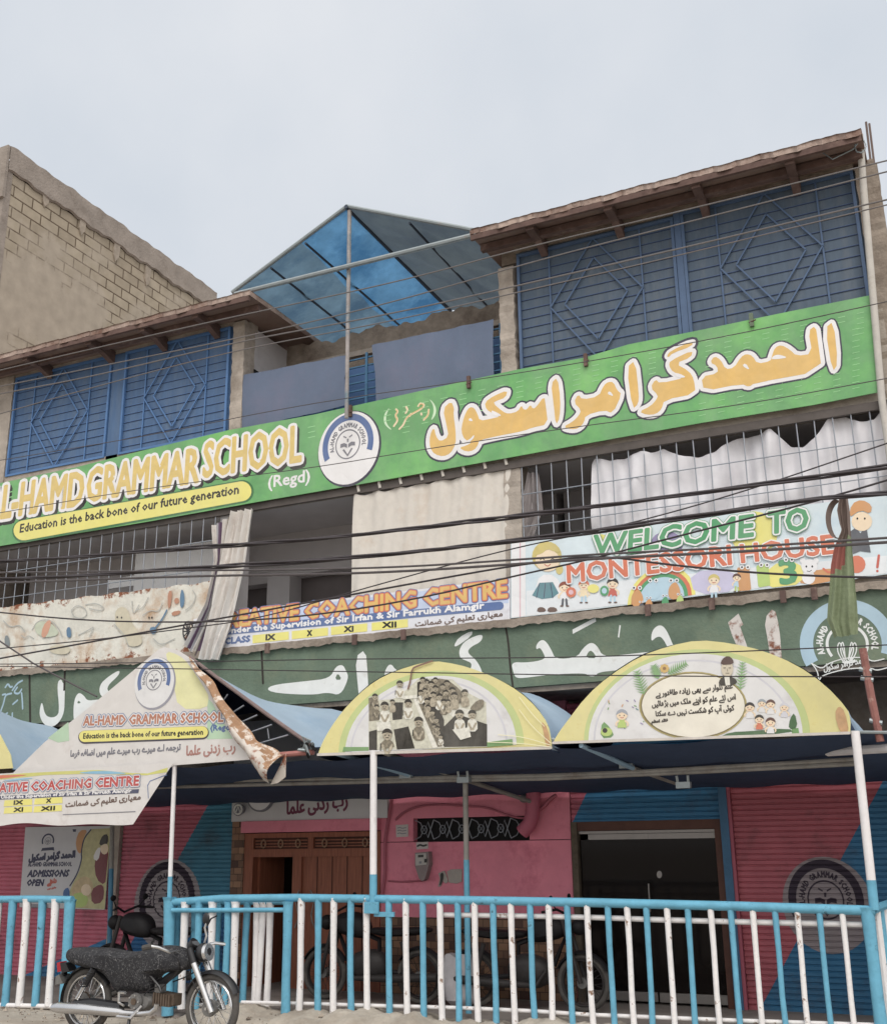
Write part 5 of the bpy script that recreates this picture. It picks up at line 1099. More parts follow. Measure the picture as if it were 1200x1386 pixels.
def scroll(u, v):
    k = v*5; i = min(int(k), 4); q = k-i
    a = Vector(le[i]).lerp(Vector(le[i+1]), q); b = Vector(ri[i]).lerp(Vector(ri[i+1]), q); p = a.lerp(b, u)
    p.x += 1.2*math.sin(v*31+u*3); p.y += 7*math.sin(math.pi*u)*v*.5+1.5*math.sin(v*23)
    W = at(p.x, p.y, YG); W.y = YG-.02-.16*math.sin(math.pi*u)*(.3+v)+.02*math.sin(v*19+u*5); return W
m = MB(); m.grid(scroll, 12, 50, tanb, mf=lambda u, v: tanl if u < .62+.12*math.sin(v*11) and v > .45 or u < .3 else tanb); m.prism(pp([(366,1062),(387,1020),(386,1052),(376,1060)], YG), (0, .01, 0), tanl); o = m.build('loose_edge', A4, True); o['label'] = 'torn tan edge of the gable cloth curling down to the right'
m = MB()
for a, b in (((301,950),(308,940)), ((316,964),(330,955)), ((328,977),(348,968)), ((340,991),(368,981)), ((352,1006),(390,995))): m.tube([at(*a, RP+.02), at(*b, RP+.02)], .009, wiremat, 5)
m.tube([at(362, 986, RP+.02), at(364, 1000, RP+.02)], .006, wiremat, 5); m.build('lacing', A4)
m = MB(); m.tube([at(378, 1022, RP+.03), at(424, 1018, RP+.03)], .03, mat('pink_pipe', (178, 112, 104), .6, .15, 8), 8); m.build('front_pipe', A4)
m = MB(); m.tube([at(*q, RP+.01) for q in ((256,889),(300,922),(360,966),(424,1011))], .022, mat('rusty_edge_pipe', (128, 108, 106), .7, .2, 8), 8); m.build('rafter', A4)
m = MB(); random.seed(5)
for i in range(9): p = at(418+random.uniform(-8, 10), 1010+random.uniform(-9, 8), RP-.0); m.tube([p, p+Vector((random.uniform(-.08, .08), -.05, random.uniform(-.06, .06))), p+Vector((random.uniform(-.07, .07), -.02, random.uniform(-.09, .04)))], .016, black if i % 2 else galv, 6)
m.build('tie_knot', A4)
two_tone_pole('pole', A4, 236.5, 1034, 226, 1300, 1190, RP-.02, .025)
# lower cloth hung from the gabled awning
YL = RP-.09
LB = thing('coaching_banner', 'white coaching centre banner hung low under the gabled awning at the left', 'banner', at(100, 1080, YL))
def lbf(u, v):
    a = Vector((-130, 1056)).lerp(Vector((-130, 1122)), v); b = Vector((235, 1032)).lerp(Vector((180, 1114)), v); p = a.lerp(b, u)
    p.y += 2*math.sin(u*9)*v+1.5*math.sin(u*21)*v; W = at(p.x, p.y, YL); return W
m = MB(); m.grid(lbf, 40, 8, gw); m.build('cloth', LB, True)
zl = zm(0, 1020, 4.8); m = MB()
pol(m, zl([(-300,150),(0,142),(160,128),(420,115),(640,108),(860,128),(960,130),(1090,92),(1085,122),(950,142),(600,132),(300,140),(0,170),(-300,190)]), YL, 1, mat('print_citron', (206, 204, 84), .6), 0); pol(m, zl([(500,125),(640,112),(760,118),(840,132),(700,134),(560,132)]), YL, 2, mat('print_cyan', (126, 188, 220), .6), 1); pol(m, zl([(-200,150),(100,138),(200,140),(0,165),(-200,185)]), YL, 2, pr['coral'], 1); pol(m, zl([(0,180),(140,160),(240,160),(100,178)]), YL, 2, mat('print_cyan', (126, 188, 220), .6), 1)
txt(m, 'CREATIVE COACHING CENTRE', (-26, 1074), (188, 1063), 11.5, YL, 3, mat('print_crimson', (200, 66, 66), .6), bold=.55, rims=[(bblue, 1.5), (wcloth, .95)], res=1)
pol(m, zl([(-400,300),(0,278),(905,232),(900,258),(0,300),(-400,322)]), YL, 2, mat('print_navy', (70, 74, 140), .6)); txt(m, 'Under the Supervision of Sir Irfan & Sir Farrukh Alamgir', (2, 1081.5), (178, 1072.5), 4, YL, 4, bwhite, bold=.32, res=1)
for s, x, y in (('IX', 25, 345), ('X', 222, 333), ('XI', 25, 392), ('XII', 218, 384)):
    pol(m, zl([(x, y), (x+6, y-40), (x+185, y-50), (x+185, y-10)]), YL, 2, byel); w_ = 6*len(s)*4.8; c = x+95
    a, b = zl([(c-w_/2, y-13), (c+w_/2, y-16)]); txt(m, s, a, b, 5, YL, 3, bink, bold=.45, res=1)
a, b = zl([(425, 368), (912, 318)]); txt(m, ar('معیاری تعلیم کی ضمانت'), a, b, 11, YL, 2, pr['brown'], bold=.35, box=True, res=1)
stroke(m, zl([(960,210),(975,180),(1050,150),(1085,140)]), .8, YL, 2, bblue, 0); stroke(m, zl([(410,398),(880,378)]), .8, YL, 2, bgrey, 0); stroke(m, zl([(960,205),(965,290)]), .8, YL, 2, bblue, 0)
m.build('lettering', LB)
# shared pipework and the navy lining under the awnings
FR = thing('awning_frame', 'pipe frame and navy lining sheet carried on poles under the awnings', 'pipe frame', (-5, RP, 0))
def lining(u, v):
    x = -13.5+14.0*u; y = RP+.06+(F0-.05-RP-.06)*v; return (x, y, 2.56-.30*v-.03*math.sin(math.pi*v)*(1+.6*math.sin(x*1.9))-.012*math.sin(x*7+v*5))
m = MB(); m.grid(lining, 90, 14, navy); o = m.build('lining_sheet', FR, True)
m = MB()
for q in ([(-200,1066),(0,1064),(200,1060),(400,1055),(560,1053),(740,1050),(860,1045),(1000,1037),(1156,1028)], [(-200,1071),(200,1066),(400,1061),(560,1057),(740,1054),(940,1045),(1156,1034)]):
    m.tube([at(x, y, 11.15) for x, y in q], .022, polegrey, 8)
m.build('cross_pipe', FR, True)
m = MB()
for a, b, ya, yb in (((455,1020),(556,1050),RP,11.1), ((786,1009),(856,1040),RP,11.1)): m.tube([at(*a, ya), at(*b, yb)], .025, mat('pale_blue_pipe', (136, 170, 196), .5), 8)
for a, b, ya, yb in (((520,1019),(720,1086),RP,12.6), ((856,1040),(920,1062),11.1,12.2)): m.tube([at(*a, ya), at(*b, yb)], .025, polegrey, 8)
m.build('strut', FR, True)
for px, py in ((550, 1050), (848, 1036), (628, 1056), (925, 1063)):
    m = MB(); p = at(px, py, 11.1); m.box(p.x-.07, p.x+.07, 11.06, 11.14, p.z-.03, p.z+.03, galv)
    for k in (-1, 1): m.tube([(p.x+k*.05, 11.08, p.z), (p.x+k*.055, 11.06, p.z+.09)], .014, galv, 6)
    m.build('clamp', FR)
two_tone_pole('pole', FR, 505.5, 1016, 505, 1222, 1185, RP-.01, .037)
two_tone_pole('pole', FR, 1157, 990, 1183, 1232, 1193, RP-.01, .037)
two_tone_pole('pole', FR, 629.5, 1056, 634, 1372, 1168, 11.2, .030, up=polegrey)
two_tone_pole('pole', FR, 152, 1112, 147, 1330, 1178, 12.0, .03, up=polegrey, low=mat('teal_pole', (62, 132, 168), .5, .1, 5))
m = MB(); m.tube([at(747,1001,RP), at(757,1004,RP)], .02, galv, 6); m.tube([at(1120,1018,11.1), at(1215,1012,RP+.1)], .04, polewhite, 8); m.tube([at(1150,991,RP), at(1230,992,RP)], .014, galv, 6); m.build('joint', FR)

# ---------------------------------------------------------------- railings
def bar(parent, px0, py0, px1, py1, y, m_, wpx, name='bar'):
    a, b = at(px0, py0, y), at(px1, py1, y); wd = (at(px0+wpx, py0, y)-at(px0, py0, y)).length/2
    k = MB(); k.tube([a, a.lerp(b, .35)+Vector((random.uniform(-.004, .004), random.uniform(-.004, .004), 0)), a.lerp(b, .7)+Vector((random.uniform(-.004, .004), 0, 0)), b+Vector((random.uniform(-.01, .01), 0, 0))], [wd*1.15, wd, wd, wd*1.08], m_, 10); k.tube([a+Vector((0, 0, -.03)), a+Vector((0, 0, .01))], [wd*1.1, wd*1.35], m_, 8); k.build(name, parent, True)
RL = thing('railing', 'long street railing of alternating white and blue bars under a blue rail', 'railing', (-4, RP, 0))
def rail(parent, P, y, r, m_, name):
    k = MB(); k.tube([at(a, b, y) for a, b in P], r, m_, 10); k.build(name, parent, True)
rail(RL, [(228,1222),(300,1216.5),(400,1215.5),(505,1217),(640,1219),(800,1222),(1000,1227),(1184,1233)], RP, .040, bluebar, 'top_rail')
rail(RL, [(560,1372-13),(330,1359)] if 0 else [(327,1357),(420,1359),(520,1362),(620,1364.5),(720,1369),(800,1374),(900,1378),(1000,1382),(1184,1388)], RP+.05, .018, whitebar, 'bottom_rail')
rail(RL, [(600,1238.5),(700,1240),(800,1242),(900,1245.5),(1000,1248),(1178,1252)], RP+.06, .024, whitebar, 'middle_rail')
zz = lambda px: (px-505)*1.66e-4
tops = [(431,'b'),(452,'w'),(475,'b'),(496,'w'),(526,'b'),(549,'w'),(572,'b'),(595,'w'),(619,'b'),(642,'w'),(667,'b'),(691,'w'),(717,'b'),(742,'w'),(767,'b'),(794,'w'),(822,'b'),(848,'w'),(874,'b'),(902,'w'),(930,'b'),(961,'w'),(988,'b'),(1018,'w'),(1048,'b'),(1078,'w'),(1108,'b'),(1139,'w')]
tops = [(408, 'w')]+tops
for px, c in tops:
    yb = 1371+max(0, px-420)*.048; yt = 1217+max(0, px-505)*.0235
    bar(RL, px, yt, px+zz(px)*(yb-yt), yb+2, RP, whitebar if c == 'w' else bluebar, 7.6)
bar(RL, 230, 1216, 226, 1375, RP, bluebar, 12, 'post'); bar(RL, 1173, 1230, 1192, 1400, RP, bluebar, 17, 'post')
for px, c in ((251,'w'),(288,'w'),(319,'w')): bar(RL, px, 1222, px+zz(px)*150, 1366, RP, whitebar, 8)
for px in (270, 309): bar(RL, px, 1222, px+zz(px)*150, 1366, RP, bluebar, 7.4)
m = MB(); p = at(505, 1228, RP-.05); m.box(p.x-.10, p.x+.06, RP-.06, RP-.035, p.z-.06, p.z+.05, bluebar); m.box(p.x+.0, p.x+.22, RP-.035, RP-.01, p.z-.09, p.z-.045, bluebar); m.build('bracket', RL)
# return run of the railing going back at the right end
m = MB(); c = at(1180, 1232, RP); m.tube([c, (c.x+.10, RP+2.2, c.z)], .038, bluebar, 8); m.build('top_rail', RL, True)
for i in range(1, 9): k = MB(); yy = RP+.24*i; k.tube([(c.x+.011*i, yy, c.z), (c.x+.011*i, yy, -.1)], .03, whitebar if i % 2 else bluebar, 8); k.build('bar', RL, True)
# gate leaf folded back behind the railing
GT = thing('railing_gate', 'short blue and white gate leaf folded against the left end of the long railing', 'gate', (-7.8, RP+.15, 0))
YT = RP+.16
rail(GT, [(233,1221),(390,1221)], YT, .03, bluebar, 'top_rail'); rail(GT, [(233,1232.5),(388,1232)], RP-.05, .024, bluebar, 'middle_rail')
bar(GT, 390, 1222, 386, 1372, RP-.05, bluebar, 10, 'post'); bar(GT, 240, 1222, 235, 1365, YT, bluebar, 9, 'post')
for px, c, tl in ((264,'b',-1),(296,'b',-5),(312,'w',-8),(335,'b',-7),(348,'w',-3),(357,'w',-9),(366,'w',-5)): bar(GT, px, 1223, px+tl, 1364, YT, whitebar if c == 'w' else bluebar, 7.4)
rail(GT, [(233,1361),(388,1360)], YT, .018, whitebar, 'bottom_rail')
# short railing at the far left
R2 = thing('railing', 'short street railing of blue and white bars ending left of the motorcycle', 'railing', (-9.8, RP, 0))
rail(R2, [(-160,1219),(0,1217.5),(50,1217),(98,1218)], RP, .040, bluebar, 'top_rail'); rail(R2, [(-160,1363),(0,1361),(92,1363)], RP, .026, whitebar, 'bottom_rail')
for px, c in ((-85,'w'),(-64,'b'),(-44,'w'),(-22,'b'),(-2,'w'),(18,'b'),(37,'w'),(58,'b'),(75.5,'w')): bar(R2, px, 1218, px+zz(px)*145*.95, 1362, RP, whitebar if c == 'w' else bluebar, 7.4)
bar(R2, 95, 1219, 86, 1372, RP, bluebar, 10, 'post')

# ---------------------------------------------------------------- things on the ground-floor front
YQ = F0-.02
PO = thing('admissions_poster', 'grey white admissions poster with school crest and printed family photo on the left shutter', 'poster', at(92, 1170, YQ))
zp = zm(0, 1100, 7.06)
m = MB(); m.prism(pp(zp([(242,140),(1060,128),(1000,930),(185,905)]), YQ), (0, .012, 0), mat('poster_grey_white', (204, 204, 210), .4, .05, 4)); o = m.build('sheet', PO)
m = MB(); poi = mat('poster_navy', (44, 50, 92), .5); pom = mat('poster_olive', (196, 190, 128), .5, .2, 9)
pol(m, zp([(870,160),(1050,150),(1052,250),(1000,925),(690,912),(665,760),(690,690),(760,560),(785,420),(780,300),(810,220)]), YQ, 1, pom, 0)
pol(m, zp([(760,170),(840,165),(800,240),(778,330),(772,400),(735,370),(722,270)]), YQ, 1, pr['tan'], 1); stroke(m, zp([(870,165),(800,250),(776,390),(785,440),(740,590),(670,700)]), 1.6, YQ, 2, poi, 2)
pol(m, zp([(900,470),(960,330),(1000,300),(1042,340),(1020,560),(1005,700),(920,640)]), YQ, 2, mat('poster_maroon', (128, 44, 58), .5), 1); pol(m, zp([(885,440),(930,340),(970,330),(940,470)]), YQ, 3, bwhite, 1)
ell(m, *zp([(1000, 345)])[0], 5.5, 8, YQ, 4, skin, 12); pol(m, zp([(950,290),(985,215),(1035,205),(1035,300),(1000,300),(965,320)]), YQ, 5, hairk, 1)
pol(m, zp([(690,690),(800,600),(880,640),(900,760),(760,880),(690,850)]), YQ, 2, mat('poster_straw', (206, 180, 128), .5, .2, 9), 1); pol(m, zp([(870,740),(960,680),(1000,720),(985,860),(880,880)]), YQ, 3, mat('poster_maroon', (128, 44, 58), .5), 1); ell(m, *zp([(825, 740)])[0], 7, 8, YQ, 3, skin, 12); pol(m, zp([(690,780),(800,760),(850,820),(820,905),(690,905)]), YQ, 3, pr['lime'], 1)
pol(m, zp([(600,790),(615,730),(665,715),(668,860),(620,860)]), YQ, 2, mat('poster_blue', (52, 108, 176), .5), 1); pol(m, zp([(695,160),(730,160),(725,185),(700,185)]), YQ, 2, poi, 0)
cx, cy = zp([(460, 280)])[0]; emblem(m, cx, cy, 10, 12, YQ, 1, None, poi, poi, text=False); pol(m, zp([(392,372),(405,340),(515,330),(520,365),(500,360),(410,366)]), YQ, 2, poi)
txt(m, ar('الحمد گرامر اسکول'), (39, 1168), (101, 1163), 12, YQ, 1, poi, bold=.8, box=True, res=1); txt(m, 'AL-HAMD GRAMMAR SCHOOL', (38, 1173), (97, 1172.5), 5.5, YQ, 1, poi, bold=.25, res=1)
txt(m, 'ADMISSIONS', (37, 1187), (92, 1186.5), 8.5, YQ, 1, poi, bold=.55, shear=.25, res=1); txt(m, 'OPEN', (36, 1199), (58, 1199), 8, YQ, 1, poi, bold=.55, shear=.2, res=1); txt(m, ar('داخلے'), (64, 1200), (76, 1197), 8, YQ, 1, pr['red'], bold=.7, box=True, res=1)
txt(m, ar('جاری ہیں'), (64, 1205), (76, 1203), 3, YQ, 1, pr['red'], bold=.3, box=True, res=1)
for i in range(3): stroke(m, zp([(250,880+i*12),(460,884+i*12)]), .9, YQ, 1, bgrey, 0)
m.build('print', o)
def small(name, lab, cat, fn, px, py, y=None, group=None):
    k = MB(); fn(k); o = k.build(name, None, True, origin=at(px, py, y or F0)); return tag(o, lab, cat, group)
# wall clock, peeking out below the lining
def ck(k):
    p = at(353, 1077, F0-.09); n = 36
    k.prism([(p.x+.21*math.cos(2*math.pi*i/n), F0-.11, p.z+.21*math.sin(2*math.pi*i/n)) for i in range(n)], (0, .045, 0), bgrey); k.prism([(p.x+.188*math.cos(2*math.pi*i/n), F0-.114, p.z+.188*math.sin(2*math.pi*i/n)) for i in range(n)], (0, .003, 0), bwhite)
small('round_plaque', 'round white plaque with grey rim half hidden above the wooden door', 'plaque', ck, 353, 1077)
def sp(k):
    p = at(326, 1096, F0-.1); k.tube([(p.x, F0-.06, p.z), (p.x, F0-.16, p.z)], [.05, .085], bgrey, 14); k.tube([(p.x+.06*math.cos(i*.5236), F0-.165, p.z+.06*math.sin(i*.5236)) for i in range(12)], .014, wpaint, 6, close=True); k.tube([(p.x-.03, F0-.165, p.z-.03), (p.x, F0-.165, p.z+.04), (p.x+.03, F0-.165, p.z-.03)], .01, wpaint, 5)
small('bell', 'small round white bell cage at the left end of the white board', 'bell', sp, 326, 1096)
EM = thing('electric_meter', 'grey electric meter with tapering cover on the pink wall', 'meter', at(570, 1170, F0))
zw = zm(500, 1060, 4)
m = MB(); m.prism(pp(zw([(246,378),(318,372),(322,440),(300,520),(285,532),(268,520),(246,450)]), F0-.11), (0, .10, 0), mat('meter_grey', (140, 124, 124), .6, .1, 9)); m.build('housing', EM)
m = MB(); m.prism(pp(zw([(248,384),(306,380),(308,442),(250,448)]), F0-.125), (0, .012, 0), mat('meter_face', (176, 170, 164), .5)); pol(m, zw([(262,390),(292,388),(292,402),(262,404)]), F0-.126, 1, bink); pol(m, zw([(296,412),(310,410),(310,430),(296,432)]), F0-.126, 1, bink); pol(m, zw([(268,425),(282,424),(282,436),(268,437)]), F0-.126, 1, bgrey); m.build('face', EM)
def note(pts, c): return lambda k: k.prism(pp(pts, F0-.014), (0, .012, 0), c)
paper = mat('notice_paper', (196, 186, 184), .8, .08, 6)
def nt_(k):
    note(zw([(142,228),(208,224),(208,290),(144,294)]), paper)(k)
    for i in range(3): stroke(k, zw([(152,244+i*15),(165,240+i*15),(175,246+i*15),(198,242+i*15)]), .9, F0-.015, 1, bgrey, 1)
small('notice', 'square white notice on the pink wall left of the vent', 'notice', nt_, 544, 1125)
def nt2(k): note(zw([(252,322),(316,318),(316,356),(254,360)]), paper)(k); stroke(k, zw([(260,342),(275,334),(290,342),(308,336)]), 2.2, F0-.015, 1, bink, 1)
small('notice', 'small white notice just above the electric meter', 'notice', nt2, 571, 1144)
def nt3(k):
    note(zw([(418,480),(440,468),(500,466),(498,535),(470,545),(430,540)]), mat('torn_paper', (168, 158, 150), .85, .15, 9))(k)
    note(zw([(372,490),(390,480),(405,476),(416,500),(425,535),(410,545),(396,530),(384,560),(370,562),(380,520)]), mat('torn_paper', (168, 158, 150), .85, .15, 9))(k)
    pol(k, zw([(382,492),(398,484),(402,510),(392,545),(376,560),(384,520)]), F0-.016, 1, bink, 1)
small('torn_poster', 'torn remains of a poster on the pink wall below the vent', 'poster', nt3, 609, 1187)
def pipe_(k):
    P = [at(a, b, F0-.12) for a, b in ((722,1060),(721,1085),(720,1103),(716,1116),(706,1127))]; k.tube(P, .085, mat('pink_pipe_paint', (190, 92, 116), .6, .1, 5), 12); k.tube([at(722,1062,F0-.12), at(722,1058,F0-.12)], .095, pink, 12)
small('waste_pipe', 'fat pink painted pipe bending at the right end of the vent', 'pipe', pipe_, 720, 1095)
def lamp_(k): p = at(709, 1081, F0-.1); k.ball(p, .06, .06, .05, galv); k.tube([p, p+Vector((.06, .08, .03))], .025, galv, 8)
small('security_camera', 'small grey camera on the pink wall left of the fat pipe', 'camera', lamp_, 709, 1081)
def cable_(P, r, mm, y, pxo): 
    k = MB(); k.tube([at(a, b, y) for a, b in [(q.x, q.y) for q in chaikin(P, 2, False)]], r, mm, 6); return k
pc = mat('pink_cable', (178, 92, 110), .7)
tag(cable_(zw([(60,640),(85,500),(80,330),(100,200),(120,85)]), .02, pc, F0-.03, 0).build('wall_cable', None, True, origin=at(525,1150,F0)), 'knotted pink painted cable climbing the wall beside the wooden door', 'cable')
tag(cable_(zw([(140,200),(180,160),(260,125),(380,115),(520,125),(640,132),(720,165),(800,190),(860,190)]), .014, pc, F0-.03, 0).build('wall_cable', None, True, origin=at(600,1092,F0)), 'pink painted cable looping over the vent', 'cable')
tag(cable_(zw([(905,155),(940,130),(985,80),(1010,66)]), .022, pc, F0-.05, 0).build('wall_cable', None, True, origin=at(740,1085,F0)), 'short pink cable slanting up right of the fat pipe', 'cable')
tag(cable_(zw([(100,530),(180,535),(250,530),(285,530)]), .01, pc, F0-.03, 0).build('wall_cable', None, True, origin=at(545,1192,F0)), 'thin pink cable running into the foot of the electric meter', 'cable')
# sack and cardboard on the floor
def sackf(u, v):
    a = 2*math.pi*u; h = .52*v; r = (.19+.04*math.sin(3*a+v*3))*(1-.25*v**3)*(min(1, .5+v*4) if v < .12 else 1); c = at(622, 1340, 11.9)
    return (c.x+r*math.cos(a), 11.9+r*.8*math.sin(a), .01+h+.02*math.sin(a*5)*v)
m = MB(); sm = mat('sack_white', (176, 172, 176), .9, .12, 8); m.grid(sackf, 30, 14, sm); m.add([sackf(i/30, 1) for i in range(30)], [list(range(30))], sm)
tag(m.build('sack', None, True, origin=(at(622,1340,11.9).x, 11.9, 0)), 'greyish white sack standing behind the railing by the stone cladding', 'sack')
c = at(945, 1345, F0+.75); m = MB(); cbm = mat('cardboard', (150, 110, 80), .9, .1, 5)
m.box(c.x-.32, c.x+.32, F0+.5, F0+.95, .0, .28, cbm); m.prism([(c.x-.32, F0+.5, .281), (c.x, F0+.42, .46), (c.x+.32, F0+.5, .281)], (0, .02, 0), cbm); m.prism([(c.x-.32, F0+.95, .281), (c.x, F0+.97, .46), (c.x+.32, F0+.95, .281)], (0, .012, 0), cbm)
tag(m.build('cardboard_box', None, origin=(c.x, F0+.7, 0)), 'brown cardboard box with raised flaps behind the glass doors', 'box')
# ---------------------------------------------------------------- motorcycles
YM = 8.97
zb = zm(70, 1224, 4.444)
def bp(x, y, dy=0): q = zb([(x, y)])[0]; p = at(q[0], q[1], YM); return Vector((p.x, YM+dy, p.z))
def wheel(parent, c, R, tyre, rim, w=.031):
    W = MB(); W.tube([(c.x+(R-w)*math.cos(2*math.pi*i/40), c.y, c.z+(R-w)*math.sin(2*math.pi*i/40)) for i in range(40)], w, tyre, 10, close=True); o = W.build('wheel', parent, True)
    W = MB()
    for s in (-1, 1): W.tube([(c.x+(R-2*w-.006)*math.cos(2*math.pi*i/40), c.y+s*.018, c.z+(R-2*w-.006)*math.sin(2*math.pi*i/40)) for i in range(40)], .011, rim, 6, close=True)
    W.build('rim', o, True); W = MB()
    for i in range(28):
        a = 2*math.pi*i/28; b = a+(.5 if i % 2 else -.5); s = 1 if i % 4 < 2 else -1
        W.tube([(c.x+.05*math.cos(b), c.y+s*.03, c.z+.05*math.sin(b)), (c.x+(R-2*w)*math.cos(a), c.y, c.z+(R-2*w)*math.sin(a))], .0028, rim, 4)
    W.tube([(c.x, c.y-.05, c.z), (c.x, c.y+.05, c.z)], .055, steelgrey, 14); W.build('spokes', o, True)
    return o
def fender(parent, c, R, a0, a1, m_, hw=.055):
    def f(u, v):
        a = rad(a0+(a1-a0)*u); s = (v*2-1); r = R+.028-.03*s*s; return (c.x+r*math.cos(a), c.y+s*hw, c.z+r*math.sin(a))
    W = MB(); W.grid(f, 24, 6, m_); W.build('mudguard', parent, True)
def pillow(parent, name, pts, hw, m_, rings=7, pinch=.55, y0=YM, sm=2):
    """a solid with the side outline pts (world points), swelling across"""
    P = [Vector((p.x, p.z)) for p in pts]; P = chaikin(P, sm); c = sum(P, Vector((0, 0)))/len(P); n = len(P); vs = []; fs = []
    for k in range(rings+1):
        t = k/rings*2-1; s = (1-abs(t)**3.2*(1-pinch)) if abs(t) < 1 else pinch
        vs += [(c.x+(p.x-c.x)*s, y0+hw*t, c.y+(p.y-c.y)*s) for p in P]
    for k in range(rings): fs += [(k*n+i, k*n+(i+1) % n, (k+1)*n+(i+1) % n, (k+1)*n+i) for i in range(n)]
    fs += [list(range(n-1, -1, -1)), list(range(rings*n, rings*n+n))]
    W = MB(); W.add(vs, fs, m_); return W.build(name, parent, True)
MC = thing('motorcycle', 'small chrome-piped motorcycle under a black patterned cover parked before the railing', 'motorcycle', (bp(560, 700).x, YM, 0))
cov = mat('black_patterned_cover', (44, 44, 48), .75, .2, 6, bump=.5, bscale=9, dirt=(40, 40, 42))
n = cov.node_tree.nodes; L = cov.node_tree.links; b = n['Principled BSDF']                # pale squiggle print on the black cloth
tc = n.new('ShaderNodeTexCoord'); no = n.new('ShaderNodeTexNoise'); no.inputs['Scale'].default_value = 14; no.inputs['Detail'].default_value = 1.5; no.inputs['Distortion'].default_value = 2.5; L.new(tc.outputs['Object'], no.inputs['Vector'])
ma = n.new('ShaderNodeMath'); ma.operation = 'SUBTRACT'; ma.inputs[1].default_value = .55; L.new(no.outputs['Fac'], ma.inputs[0]); ab = n.new('ShaderNodeMath'); ab.operation = 'ABSOLUTE'; L.new(ma.outputs[0], ab.inputs[0])
lt = n.new('ShaderNodeMapRange'); lt.inputs[1].default_value = .004; lt.inputs[2].default_value = .014; lt.inputs[3].default_value = .75; lt.inputs[4].default_value = 0; L.new(ab.outputs[0], lt.inputs[0])
old = b.inputs['Base Color'].links[0].from_socket; mxn = n.new('ShaderNodeMixRGB'); mxn.inputs[2].default_value = (.27, .265, .27, 1); L.new(lt.outputs[0], mxn.inputs[0]); L.new(old, mxn.inputs[1]); L.new(mxn.outputs[0], b.inputs['Base Color'])
R1 = .292
rw, fw = bp(212, 602), bp(962, 662)
rw.z = R1+.005; fw.z = R1+.005
wheel(MC, rw, R1, rubber, chrome); wheel(MC, fw, R1, rubber, chrome)
fender(MC, rw, R1, 30, 196, bikeblack); fender(MC, fw, R1, 25, 158, bikeblack)
pillow(MC, 'seat_cover', [bp(*q) for q in ((100,312),(112,270),(150,258),(240,262),(340,262),(450,288),(540,284),(620,258),(700,245),(780,258),(850,300),(880,345),(860,385),(800,400),(720,405),(650,424),(632,470),(622,520),(540,528),(470,520),(420,540),(385,480),(350,430),(300,392),(200,375),(120,345))], .15, cov, pinch=.62, sm=2)
m = MB(); m.prism([bp(*q, -.04) for q in ((48,352),(72,344),(80,400),(52,408))], (0, .08, 0), mat('tail_lamp_red', (176, 26, 44), .25, .05)); t = m.build('tail_light', MC); m = MB(); m.prism([bp(*q, -.055) for q in ((74,350),(108,352),(130,400),(84,412))], (0, .11, 0), bikeblack); m.tube([bp(80,412,-.0), bp(60,440,0), bp(52,470,0)], .03, bikeblack, 8); m.prism([bp(*q, -.07) for q in ((55,430),(75,420),(98,470),(50,482))], (0, .14, 0), steelgrey); m.build('housing', t)
ex = [(74,612,.034),(110,610,.05),(300,622,.05),(470,638,.04),(500,642,.026),(600,648,.024),(660,640,.024),(690,615,.024),(695,590,.024)]
m = MB(); m.tube([bp(a, b_, -.15) for a, b_, _ in ex], [r_ for *_, r_ in ex], chrome, 12); m.build('exhaust_pipe', MC, True)
pillow(MC, 'engine', [bp(*q) for q in ((498,590),(505,545),(540,530),(620,532),(650,560),(640,610),(600,640),(530,640))], .12, steelgrey, pinch=.8, sm=1)
m = MB(); brn = mat('oily_fins', (104, 88, 74), .7, .3, 20, metal=.4)
for i in range(7): a = bp(645+i*15, 525+i*3), bp(645+i*15, 605+i*1.5); m.box(a[0].x, a[0].x+.018, YM-.085, YM+.085, a[1].z, a[0].z, brn)
a, b_ = bp(640, 600), bp(760, 540); m.box(a.x, b_.x, YM-.06, YM+.06, a.z, b_.z, brn); m.build('cylinder', MC)
m = MB(); m.tube([bp(188,596,-.11), bp(300,590,-.11), bp(470,612,-.11)], [.045, .05, .045], bikeblack, 8); m.build('chain_case', MC, True)
for dy in (-.13, .13):
    m = MB(); m.tube([bp(312,380,dy), bp(262,470,dy)], .032, bikeblack, 10); m.tube([bp(266,462,dy), bp(212,560,dy)], .022, chrome, 10)
    for i in range(7): p = bp(300-i*8, 402+i*14, dy); m.tube([(p.x+.036*math.cos(k*1.047), p.y+.036*math.sin(k*1.047), p.z) for k in range(6)], .006, bikeblack, 5, close=True)
    m.build('shock_absorber', MC, True)
for dy in (-.09, .09):
    m = MB(); m.tube([bp(865,262,dy), bp(892,350,dy)], .032, bikeblack, 10); m.tube([bp(890,348,dy), bp(998,645,dy)], [.03, .027], chrome, 10)
    m.build('fork', MC, True)
m = MB(); p = bp(912, 292); m.ball((p.x, YM, p.z), .075, .085, .085, bikeblack, 14, 10); h = m.build('headlight', MC, True); m = MB(); p = bp(932, 292); m.tube([(p.x+.0, YM, p.z), (p.x+.03, YM, p.z+.004)], [.080, .075], chrome, 16); m.build('lens_ring', h, True)
m = MB(); m.tube([bp(740,236,-.34), bp(765,245,-.3), bp(790,278,-.2), bp(800,282,-.05), bp(800,282,.05), bp(815,268,.2), bp(862,250,.3), bp(895,262,.38)], .016, chrome, 8); hb = m.build('handlebar', MC, True)
m = MB(); m.tube([bp(700,245,-.36), bp(745,236,-.34)], .024, rubber, 8); m.tube([bp(735,225,-.33), bp(757,200,-.34)], .012, bikeblack, 6); m.build('grip', hb, True)
